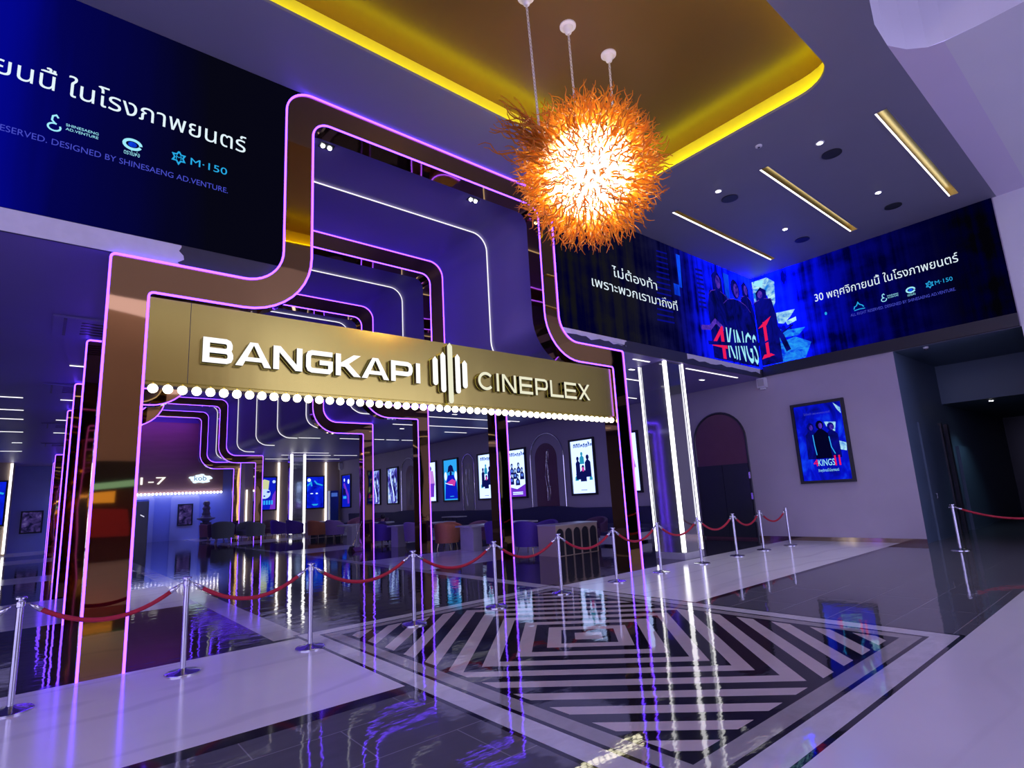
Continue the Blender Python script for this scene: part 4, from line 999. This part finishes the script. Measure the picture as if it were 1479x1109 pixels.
for i in range(11):
    rope((PX[i], PYY[i], .88), (PX[i+1], PYY[i+1], .88), 'red velvet rope hung between %s' % between[i])
rope((-1.45, 6.83, .88), (PX[0], PYY[0], .88), 'red velvet rope running out of view at the far left')
rope((14.92, 3.32, .88), (14.95, 1.2, .88), 'red velvet rope across the dark corridor opening')

# ------------------------------------------------------------------ chandelier
CC = Vector((5.447, 4.5, 5.89))
def mat_tendril():
    m = bpy.data.materials.new('amber_blown_glass'); t = NT(m); v = t.obj()
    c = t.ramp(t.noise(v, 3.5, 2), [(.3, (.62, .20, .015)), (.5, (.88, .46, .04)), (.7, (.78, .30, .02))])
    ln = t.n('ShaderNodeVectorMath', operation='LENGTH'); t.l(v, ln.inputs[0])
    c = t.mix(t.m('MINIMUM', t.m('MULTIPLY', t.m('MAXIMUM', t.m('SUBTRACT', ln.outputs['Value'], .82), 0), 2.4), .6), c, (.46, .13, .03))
    p = t.n('ShaderNodeBsdfPrincipled'); t.l(c, p.inputs['Base Color']); p.inputs['Roughness'].default_value = .15
    tr = t.n('ShaderNodeBsdfTranslucent'); t.l(t.mix(.5, c, (.95, .52, .05)), tr.inputs[0])
    mx = t.n('ShaderNodeMixShader'); mx.inputs[0].default_value = .52
    t.l(p.outputs[0], mx.inputs[1]); t.l(tr.outputs[0], mx.inputs[2]); t.l(mx.outputs[0], t.out.inputs[0]); return m
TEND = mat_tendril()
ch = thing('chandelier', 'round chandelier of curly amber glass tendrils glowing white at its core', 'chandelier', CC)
core = MB().ball((0, 0, -.02), .61, 24, 16).build('lamp_core', [emat('chandelier_lamp', (1, .95, .86), 17.0)], ch, True, local=True)
MB().ball((0, 0, 0), .30, 12, 8).build('inner_frame', [CHROME], ch, True, local=True)
rg = random.Random(11)
def tendril(mb, n, r0, ln, amp, seg=9, ring=5, rad=.0185):
    n = n.normalized(); a = n.orthogonal().normalized(); b = n.cross(a)
    th = rg.uniform(0, 2*PI); a, b = a*math.cos(th)+b*math.sin(th), b*math.cos(th)-a*math.sin(th)
    ph = rg.uniform(0, 6.28); fr = rg.uniform(1.3, 2.1)
    pts = []; rr = []
    for i in range(seg+1):
        f = i/seg; q = n*(r0+ln*f) + a*(amp*math.sin(ph+fr*2*PI*f)*(.25+.75*f)) + b*(amp*.5*math.cos(ph*1.3+fr*2*PI*f)*f)
        if f > .75: q += a*amp*.7*(f-.75)*4
        pts.append(q); rr.append(rad*(1-.72*f))
    mb.tube(pts, rr, ring)
dirs = []
N = 1050
for i in range(N):
    z = 1-2*(i+.5)/N; r = math.sqrt(1-z*z); th = i*2.399963
    d = Vector((r*math.cos(th), r*math.sin(th), z))
    d += Vector((rg.gauss(0, .03), rg.gauss(0, .03), rg.gauss(0, .03))); dirs.append(d.normalized())
view = (Vector((0, 0, 1.6))-CC).normalized()
dirs.sort(key=lambda d: -d.dot(view))
big_i = set(range(0, 400, 4))
stuff = MB()
for i, d in enumerate(dirs):
    lnn = rg.uniform(.28, .46); am = rg.uniform(.03, .062)
    if i in big_i and len(big_i) == 100:
        m = MB(); tendril(m, d, .66, lnn, am); m.build('glass_tendril', [TEND], ch, 'all', local=True)
    else: tendril(stuff, d, .66, lnn, am)
tuft = (Vector((3.95, 4.5, 6.0))-CC).normalized()
for i in range(46):
    d = (tuft + Vector((rg.gauss(0, .10), rg.gauss(0, .10), rg.gauss(0, .12)))).normalized()
    tendril(stuff, d, .8, rg.uniform(.45, .85), rg.uniform(.04, .08), 11, 5, .016)
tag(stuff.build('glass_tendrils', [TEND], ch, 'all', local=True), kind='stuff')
CHAINM = pmat('white_chain', (.7, .65, .62), .35, .3)
CANOPY = pmat('white_canopy', (.75, .72, .78), .4)
for x in (4.48, 5.27, 6.15):
    o = MB().lathe([(.0, 0), (.115, 0), (.115, -.02), (.075, -.035), (.06, -.075), (.045, -.12), (.03, -.135), (0, -.14)], (x, 4.5, 8.10), 24).build('ceiling_canopy', [CANOPY], ch, True)
    mb = MB(); zt = 7.965; dz = math.sqrt(max(.01, .78**2-(x-CC.x)**2)) if abs(x-CC.x) < .78 else .25
    zb = CC.z+dz; k = int((zt-zb)/.052)
    xe = CC.x+(x-CC.x)*.92
    for i in range(k+1):
        f = i/k; cx = x+(xe-x)*f; cz = zt-(zt-zb)*f
        pts = []
        for j in range(8):
            a = 2*PI*j/8; u = .014*math.cos(a); w = .034*math.sin(a)
            pts.append((cx+(u if i % 2 else 0), 4.5+(0 if i % 2 else u), cz+w))
        mb.tube(pts, .0075, 4, wrap=True, cap=False)
    mb.build('chain', [CHAINM], ch)

# ------------------------------------------------------------------ lounge furniture
LEGM = pmat('brass_leg', (.45, .36, .22), .25, 1.0)
CHAIRC = {'purple': (.09, .035, .30), 'lilac': (.34, .20, .50), 'orange': (.55, .19, .08), 'olive': (.16, .19, .17), 'mauve': (.26, .12, .18), 'brown': (.15, .09, .10), 'pink': (.40, .18, .26), 'plum': (.08, .03, .09)}
def chair_proto(col, label):
    m = pmat('velvet_'+col, CHAIRC[col], .7, 0, .15, 25, .15, 90)
    t = thing('tub_armchair', label, 'armchair', (0, 0, 0), 'tub armchairs in the lounge')
    # wrapped shell: inner and outer walls around the seat, open at the front (+Y)
    mb = MB(); n = 22; rings = []
    for i in range(n+1):
        a = math.radians(-215 + 250*i/n)      # from front-left round the back to front-right
        top = .82 - .125*(1+math.sin(a))
        c, s = math.cos(a), math.sin(a)
        ro, ri = .37, .29
        fl = 1.10                             # flared upwards
        rings.append([(ro*c, ro*s, .20), (ro*fl*c, ro*fl*s, top-.03), ((ro*fl-.035)*c, (ro*fl-.035)*s, top), (ri*fl*c, ri*fl*s, top-.03), (ri*c, ri*s, .34)])
    mb.rings(rings, True)
    mb.build('backrest', [m], t, True, local=True)
    MB().lathe([(.0, .20), (.33, .20), (.35, .24), (.345, .40), (.30, .445), (0, .45)], (0, .02, 0), 24).build('seat', [m], t, True, local=True)
    for x in (-.2, .2):
        for y in (-.2, .2): MB().tube([(x, y, .21), (x*1.2, y*1.2, 0)], [.016, .010], 8).build('leg', [LEGM], t, local=True)
    return t
PR = {}
def chair(col, x, y, rot, label, s=1.0):
    if col not in PR:
        PR[col] = chair_proto(col, label); o = PR[col]; o.location = (x, y, 0); o.rotation_euler = (0, 0, math.radians(rot))
    else: o = dup(PR[col], (x, y, 0), math.radians(rot), label)
    o.scale = (s, s, s); return o
CH = [('purple', 10.6, 11.95, -75, 'purple tub armchair at the near end of the arch table', 1.12),
      ('purple', 12.2, 13.0, 100, 'purple tub armchair behind the arch table, left one', 1.0), ('plum', 13.6, 12.2, 100, 'dark plum tub armchair behind the arch table, right one', 1.0),
      ('purple', 10.95, 13.75, -60, 'dark purple tub armchair just left of the second portal leg', 1.1),
      ('orange', 10.5, 15.95, -60, 'orange tub armchair right of the third portal leg, nearer', 1.05), ('orange', 11.25, 16.75, 170, 'orange tub armchair behind the nearer orange one', 1.0),
      ('mauve', 11.75, 15.9, 120, 'mauve tub armchair behind the square leg of the table', 1.0),
      ('lilac', 10.55, 18.05, -75, 'lilac tub armchair just left of the third portal leg', 1.08),
      ('purple', 10.2, 20.0, -70, 'purple tub armchair with a person sitting in it', 1.05),
      ('purple', 10.8, 21.65, -80, 'dark blue-purple tub armchair by the long-handled dustpan', 1.05),
      ('plum', 13.2, 26.5, 100, 'dark plum tub armchair behind the oval table, left one', 1.1), ('plum', 12.6, 24.9, 100, 'dark plum tub armchair behind the oval table, right one', 1.1),
      ('lilac', 11.1, 26.6, -70, 'lilac quilted tub armchair in front of the oval table', 1.15), ('orange', 10.75, 28.0, -70, 'dull orange tub armchair beside the lilac quilted one', 1.15),
      ('pink', 13.6, 29.8, 110, 'pale pink tub armchair behind the arched far table', 1.1),
      ('purple', 10.75, 31.1, -80, 'purple tub armchair beside the arched far table', 1.2), ('purple', 10.35, 32.4, -80, 'purple tub armchair next to the brown quilted one', 1.2),
      ('brown', 10.45, 34.3, 170, 'brown quilted tub armchair under the tall-hat poster', 1.2), ('olive', 8.95, 31.9, -40, 'grey-green tub armchair in front of the fifth portal leg', 1.2),
      ('olive', 9.0, 34.0, 150, 'grey-green tub armchair facing out between two others', 1.2), ('olive', 7.35, 31.8, -20, 'wide grey-green tub armchair at the left of the far group', 1.35),
      ('plum', 8.7, 36.2, 160, 'dark plum tub armchair behind the grey-green group', 1.2), ('pink', 7.6, 36.3, -60, 'pink tub armchair at the far left end of the group', 1.15), ('plum', 7.75, 35.0, -60, 'dark plum tub armchair beside the pink one', 1.15)]
for c in CH: chair(*c)
def table(x0, x1, y0, y1, label, h=.76, cat='table', leg=.32, top=.05):
    t = thing('lounge_table', label, cat, ((x0+x1)/2, (y0+y1)/2, 0))
    MB().box(x0, x1, y0, y1, h-top, h).build('table_top', [TABLEM], t)
    for a in (x0+.12, x1-.12-leg): MB().box(a, a+leg, y0+.1, y1-.1, 0, h-top).build('leg', [TABLEM], t)
    return t
table(10.0, 12.6, 18.5, 19.2, 'pale stone table between the seated person and the lilac chair')
table(10.25, 13.0, 14.2, 15.1, 'pale stone table right of the orange chairs')
ot = thing('oval_table', 'oval pale table with a thick square leg by the fourth portal', 'table', (10.4, 22.5, 0))
mb = MB(); mb.prism(lambda u, v, d=0: Vector((u, v, d)), ell(11.0, 23.0, 1.3, .75, 28), .72, .77); mb.build('table_top', [TABLEM], ot)
MB().box(9.85, 10.2, 21.9, 22.4, 0, .72).build('leg', [TABLEM], ot)
MB().box(11.6, 11.95, 23.2, 23.7, 0, .72).build('leg', [TABLEM], ot)
def arch_table(x0, x1, y0, y1, h, n, label):
    t = thing('arch_table', label, 'table', ((x0+x1)/2, (y0+y1)/2, 0))
    MB().box(x0-.01, x1+.01, y0-.01, y1+.01, h-.03, h).build('table_top', [TABLEM], t)
    w = (x1-x0)/n
    loops = [[(x0, 0), (x1, 0), (x1, h-.03), (x0, h-.03)]]; k = []
    for i in range(n):
        a, b = x0+w*i+.016, x0+w*(i+1)-.016; r = (b-a)/2; zt = h-.10
        k.append([(a, .012)] + [(b, .012)] + arc((a+b)/2, zt-r, r, 0, 180, 12))
    mb = MB()
    for yy in (y0, y1): mb.poly(lambda u, v: (u, yy, v), loops+k)
    for lp in k: mb.rings([[(u, y0, v) for u, v in lp], [(u, y0+.03, v) for u, v in lp]], False)
    mb.face([(x0, y0, 0), (x0, y1, 0), (x0, y1, h-.03), (x0, y0, h-.03)]); mb.face([(x1, y0, 0), (x1, y1, 0), (x1, y1, h-.03), (x1, y0, h-.03)])
    mb.build('arched_body', [BEIGE], t)
    MB().box(x0+.01, x1-.01, y0+.03, y0+.05, .005, h-.04).build('niche_back', [BLACKFRAME], t)
    return t
arch_table(10.36, 11.95, 10.66, 11.35, .80, 5, 'pale table with five dark arches on its side')
arch_table(10.95, 12.6, 29.4, 30.2, .80, 4, 'far pale table with dark arches beside a purple chair')
# banquette along the right wall
bq = thing('banquette', 'long navy upholstered banquette along the right wall under the posters', 'sofa', (15.7, 24, 0))
prof = []
y = 10.45
while y < 36.1:
    z = 1.0
    for c, w in ((16.84, 1.3), (28.2, 1.2)): z += .09*math.exp(-((y-c)/w)**4)
    prof.append((y, z)); y += .35
mb = MB(); mb.rings([[(15.98, y, .30), (15.94, y, z), (16.0, y, z+.03), (16.07, y, z+.03), (16.07, y, .30)] for y, z in prof])
mb.build('backrest', [NAVY], bq, True)
MB().box(15.35, 16.0, 10.45, 36.0, .24, .46).build('seat', [NAVY], bq)
MB().box(15.42, 16.08, 10.5, 35.95, .0, .24).build('base', [pmat('white_plinth', (.55, .55, .6), .4)], bq)
bn = thing('low_bench', 'low white bench with navy seat at the near end of the banquette', 'bench', (13.8, 11.3, 0))
MB().box(13.0, 14.8, 11.0, 11.5, .06, .30).build('base', [WHITEPAINT], bn); MB().box(13.02, 14.78, 11.02, 11.48, .30, .40).build('cushion', [NAVY], bn)
for x in (13.1, 14.6): MB().box(x, x+.1, 11.05, 11.45, 0, .06).build('foot', [DARKMETAL], bn)
sdt = thing('side_table', 'small slatted side table under the grey arched alcove', 'table', (14.9, 22.0, 0))
MB().box(14.6, 15.2, 21.4, 22.6, .78, .82).build('table_top', [TABLEM], sdt)
mb = MB()
for i in range(8): mb.box(14.63, 14.66, 21.45+.15*i, 21.5+.15*i, 0, .78)
mb.build('slat_side', [DARKMETAL], sdt)
# things on the table
bo = thing('water_bottle', 'clear bluish water bottle on the table behind the lilac chair', 'bottle', (11.55, 19.0, .76))
MB().lathe([(0, 0), (.035, 0), (.037, .15), (.018, .21), (.016, .24)], n=16).build('body', [pmat('bottle_blue', (.25, .3, .5), .1, 0, .1, 5)], bo, True, local=True)
MB().lathe([(.018, .24), (.018, .265), (0, .266)], n=12).build('cap', [WHITEPAINT], bo, local=True)
cu = thing('paper_cup', 'white paper cup with a straw beside the water bottle', 'cup', (11.35, 18.75, .76))
MB().lathe([(0, 0), (.04, 0), (.055, .16), (.058, .165), (.05, .17), (0, .165)], n=18).build('body', [WHITEPAINT], cu, True, local=True)
MB().tube([(.0, 0, .16), (.02, 0, .25), (.08, 0, .28)], .006, 6).build('straw', [VELVET], cu, local=True)
# statue on the far side
ur = thing('ornament_urn', 'dark ornamental figure on a footed bowl near the far wall', 'ornament', (8.0, 38.9, 0))
MB().lathe([(0, 0), (.32, 0), (.32, .95), (.30, 1.0), (0, 1.0)], n=8).build('pedestal', [pmat('dark_pedestal', (.06, .06, .09), .4)], ur, local=True)
MB().lathe([(.18, 1.0), (.22, 1.08), (.5, 1.2), (.52, 1.26), (.3, 1.3), (.22, 1.42), (.25, 1.55)], n=18).build('bowl', [pmat('grey_stone', (.16, .16, .2), .4)], ur, True, local=True)
MB().lathe([(.22, 1.5), (.18, 1.7), (.24, 1.85), (.15, 2.0), (.20, 2.12), (.16, 2.25), (0, 2.3)], n=14).build('figure', [pmat('grey_stone', (.16, .16, .2), .4)], ur, True, local=True)
# long-handled dustpan and broom by the fourth portal
dp = thing('dustpan', 'dark red long-handled dustpan leaning by the fourth portal leg', 'dustpan', (8.62, 18.7, 0))
mb = MB(); mb.rings([[(-.15, -.12, 0), (.15, -.12, 0), (.15, -.12, .015), (-.15, -.12, .015)], [(-.15, .12, 0), (.15, .12, 0), (.15, .12, .14), (-.15, .12, .14)]])
mb.build('pan', [pmat('maroon_plastic', (.12, .02, .05), .4)], dp, local=True)
MB().tube([(0, .1, .13), (.02, .14, .95)], .012, 8).build('handle', [CHROME], dp, local=True)
br = thing('broom', 'broom with a slanted pale handle beside the dustpan', 'broom', (8.5, 18.9, 0))
MB().tube([(.02, 0, .16), (.42, .10, 1.02)], .011, 8).build('handle', [CHROME], br, local=True)
mb = MB(); mb.rings([[(-.16, -.03, 0), (.12, -.03, 0), (.12, .03, 0), (-.16, .03, 0)], [(-.08, -.02, .18), (.08, -.02, .18), (.08, .02, .18), (-.08, .02, .18)]]); mb.build('bristle_head', [DARKMETAL], br, local=True)

# ------------------------------------------------------------------ seated person (small, far, seen from behind)
def person():
    pr = thing('person', 'person with dark hair and pale collar sitting low in the purple armchair', 'person', (10.23, 20.02, 0), rot=math.radians(-70))
    J = [((0, -.02, .50), .13), ((0, -.05, .68), .135), ((0, -.03, .84), .12), ((0, .02, .92), .05), ((0, .05, .99), .075), ((0, .06, 1.09), .085), ((0, .05, 1.15), .05),
         ((-.16, -.01, .84), .05), ((-.20, .10, .66), .042), ((-.10, .28, .62), .034), ((-.05, .34, .63), .028),
         ((.16, -.01, .84), .05), ((.20, .10, .66), .042), ((.10, .28, .62), .034), ((.05, .34, .63), .028),
         ((-.10, .06, .50), .085), ((-.11, .40, .52), .065), ((-.11, .44, .28), .05), ((-.11, .43, .07), .035), ((-.11, .55, .035), .032),
         ((.10, .06, .50), .085), ((.11, .40, .52), .065), ((.11, .44, .28), .05), ((.11, .43, .07), .035), ((.11, .55, .035), .032)]
    E_ = [(0, 1), (1, 2), (2, 3), (3, 4), (4, 5), (5, 6), (2, 7), (7, 8), (8, 9), (9, 10), (2, 11), (11, 12), (12, 13), (13, 14), (0, 15), (15, 16), (16, 17), (17, 18), (18, 19), (0, 20), (20, 21), (21, 22), (22, 23), (23, 24)]
    me = bpy.data.meshes.new('body'); me.from_pydata([p for p, r in J], E_, [])
    o = bpy.data.objects.new('body', me); COL.objects.link(o)
    o.modifiers.new('skin', 'SKIN'); sub = o.modifiers.new('sub', 'SUBSURF'); sub.levels = 1; sub.render_levels = 1
    for v, (p, r) in zip(me.skin_vertices[0].data, J): v.radius = (r, r)
    me.skin_vertices[0].data[0].use_root = True
    bpy.context.view_layer.update(); dg = bpy.context.evaluated_depsgraph_get()
    m2 = bpy.data.meshes.new_from_object(o.evaluated_get(dg)); bpy.data.objects.remove(o)
    SK = pmat('skin', (.42, .26, .20), .5, 0, .08, 8); CL = pmat('dark_violet_top', (.05, .03, .14), .7); TR = pmat('dark_trousers', (.03, .03, .05), .7); SH = pmat('white_shoe', (.6, .6, .65), .5); KO = pmat('pale_collar', (.5, .5, .62), .6)
    for m in (CL, SK, TR, SH, KO): m2.materials.append(m)
    for p in m2.polygons:
        c = p.center; p.use_smooth = True
        p.material_index = 3 if c.z < .09 else 1 if c.z > .93 else 4 if c.z > .885 and abs(c.x) < .09 else 1 if (c.y > .24 and .58 < c.z < .68) else 2 if c.z < .56 and (c.y > .05 or c.z < .48) else 0
    b = bpy.data.objects.new('body', m2); COL.objects.link(b); b.parent = pr
    HR = pmat('black_hair', (.01, .01, .015), .5)
    mb = MB(); mb.ball((0, .04, 1.085), .098, 14, 10, 1.08)
    for v in mb.bm.verts:
        if v.co.y > .10 and v.co.z < 1.11: v.co.y = .10
    mb.build('hair', [HR], pr, True, local=True)
    for s in (-.03, .03): MB().ball((s, .137, 1.075), .009, 8, 6).build('eye', [HR], pr, local=True)
    MB().ball((0, .148, 1.05), .013, 8, 6).build('nose', [SK], pr, local=True)
    for sgn in (-1, 1):
        for k in range(4): MB().tube([(sgn*(.05-.012*k+.02), .35, .632), (sgn*(.045-.012*k+.015), .385-.004*k, .625), (sgn*(.04-.011*k+.012), .40, .605)], [.008, .0075, .006], 6).build('finger', [SK], pr, local=True)
person()

# ------------------------------------------------------------------ lights
def area(name, loc, rot, sx, sy, power, color, spread=180):
    d = bpy.data.lights.new(name, 'AREA'); d.shape = 'RECTANGLE'; d.size = sx; d.size_y = sy; d.energy = power; d.color = color; d.spread = math.radians(spread)
    o = bpy.data.objects.new(name, d); COL.objects.link(o); o.location = loc; o.rotation_euler = rot; return o
def spot(name, loc, power, color, angle=70, blend=.6, rot=(0, 0, 0), r=.04):
    d = bpy.data.lights.new(name, 'SPOT'); d.energy = power; d.color = color; d.spot_size = math.radians(angle); d.spot_blend = blend; d.shadow_soft_size = r
    o = bpy.data.objects.new(name, d); COL.objects.link(o); o.location = loc; o.rotation_euler = rot; return o
for x, y in ((10.53, 3.26), (10.50, 5.26), (13.54, 3.25), (13.55, 5.25)): spot('downlight_beam', (x, y, 7.60), 150, (.95, .93, 1))
for x in (3.33, 6.43): spot('twin_beam', (x, 8.40, 7.58), 60, (.95, .93, 1))
spot('corridor_beam', (20.4, 3.2, 3.48), 55, (.45, .75, 1.0), 110, .8)
for x, y in ((11.6, 12.0), (11.4, 16.3), (11.4, 20.2), (11.6, 24.6), (11.6, 29.0), (10.8, 33.4), (-2, 18.5), (-2, 25), (-2, 32)):
    area('hall_fill_panel', (x, y, 4.56), (0, 0, 0), 3.6, 3.4, 17, (.50, .44, 1.0))  # unseen fill panels added under the flat ceiling to brighten the lounge
area('violet_wash_lamp', (5, 39.0, 7.3), (math.radians(35), 0, 0), 5, .3, 38, (.32, .05, 1.0))
area('blue_wash_lamp', (5.5, 39.3, 2.75), (math.radians(30), 0, 0), 8, .3, 60, (.12, .2, 1.0))
W = bpy.data.worlds.new('world'); S.world = W; W.use_nodes = True
bg = W.node_tree.nodes['Background']; bg.inputs[0].default_value = (.50, .45, .92, 1); bg.inputs[1].default_value = 3.1

S.view_settings.view_transform = 'Standard'; S.view_settings.look = 'None'
S.view_settings.exposure = 0; S.view_settings.gamma = 1
S.cycles.use_denoising = True
try: S.cycles.denoiser = 'OPENIMAGEDENOISE'
except Exception: pass
S.cycles.max_bounces = 8; S.cycles.diffuse_bounces = 4; S.cycles.glossy_bounces = 5; S.cycles.transmission_bounces = 3
S.cycles.sample_clamp_indirect = 4.0; S.cycles.caustics_reflective = False; S.cycles.caustics_refractive = False
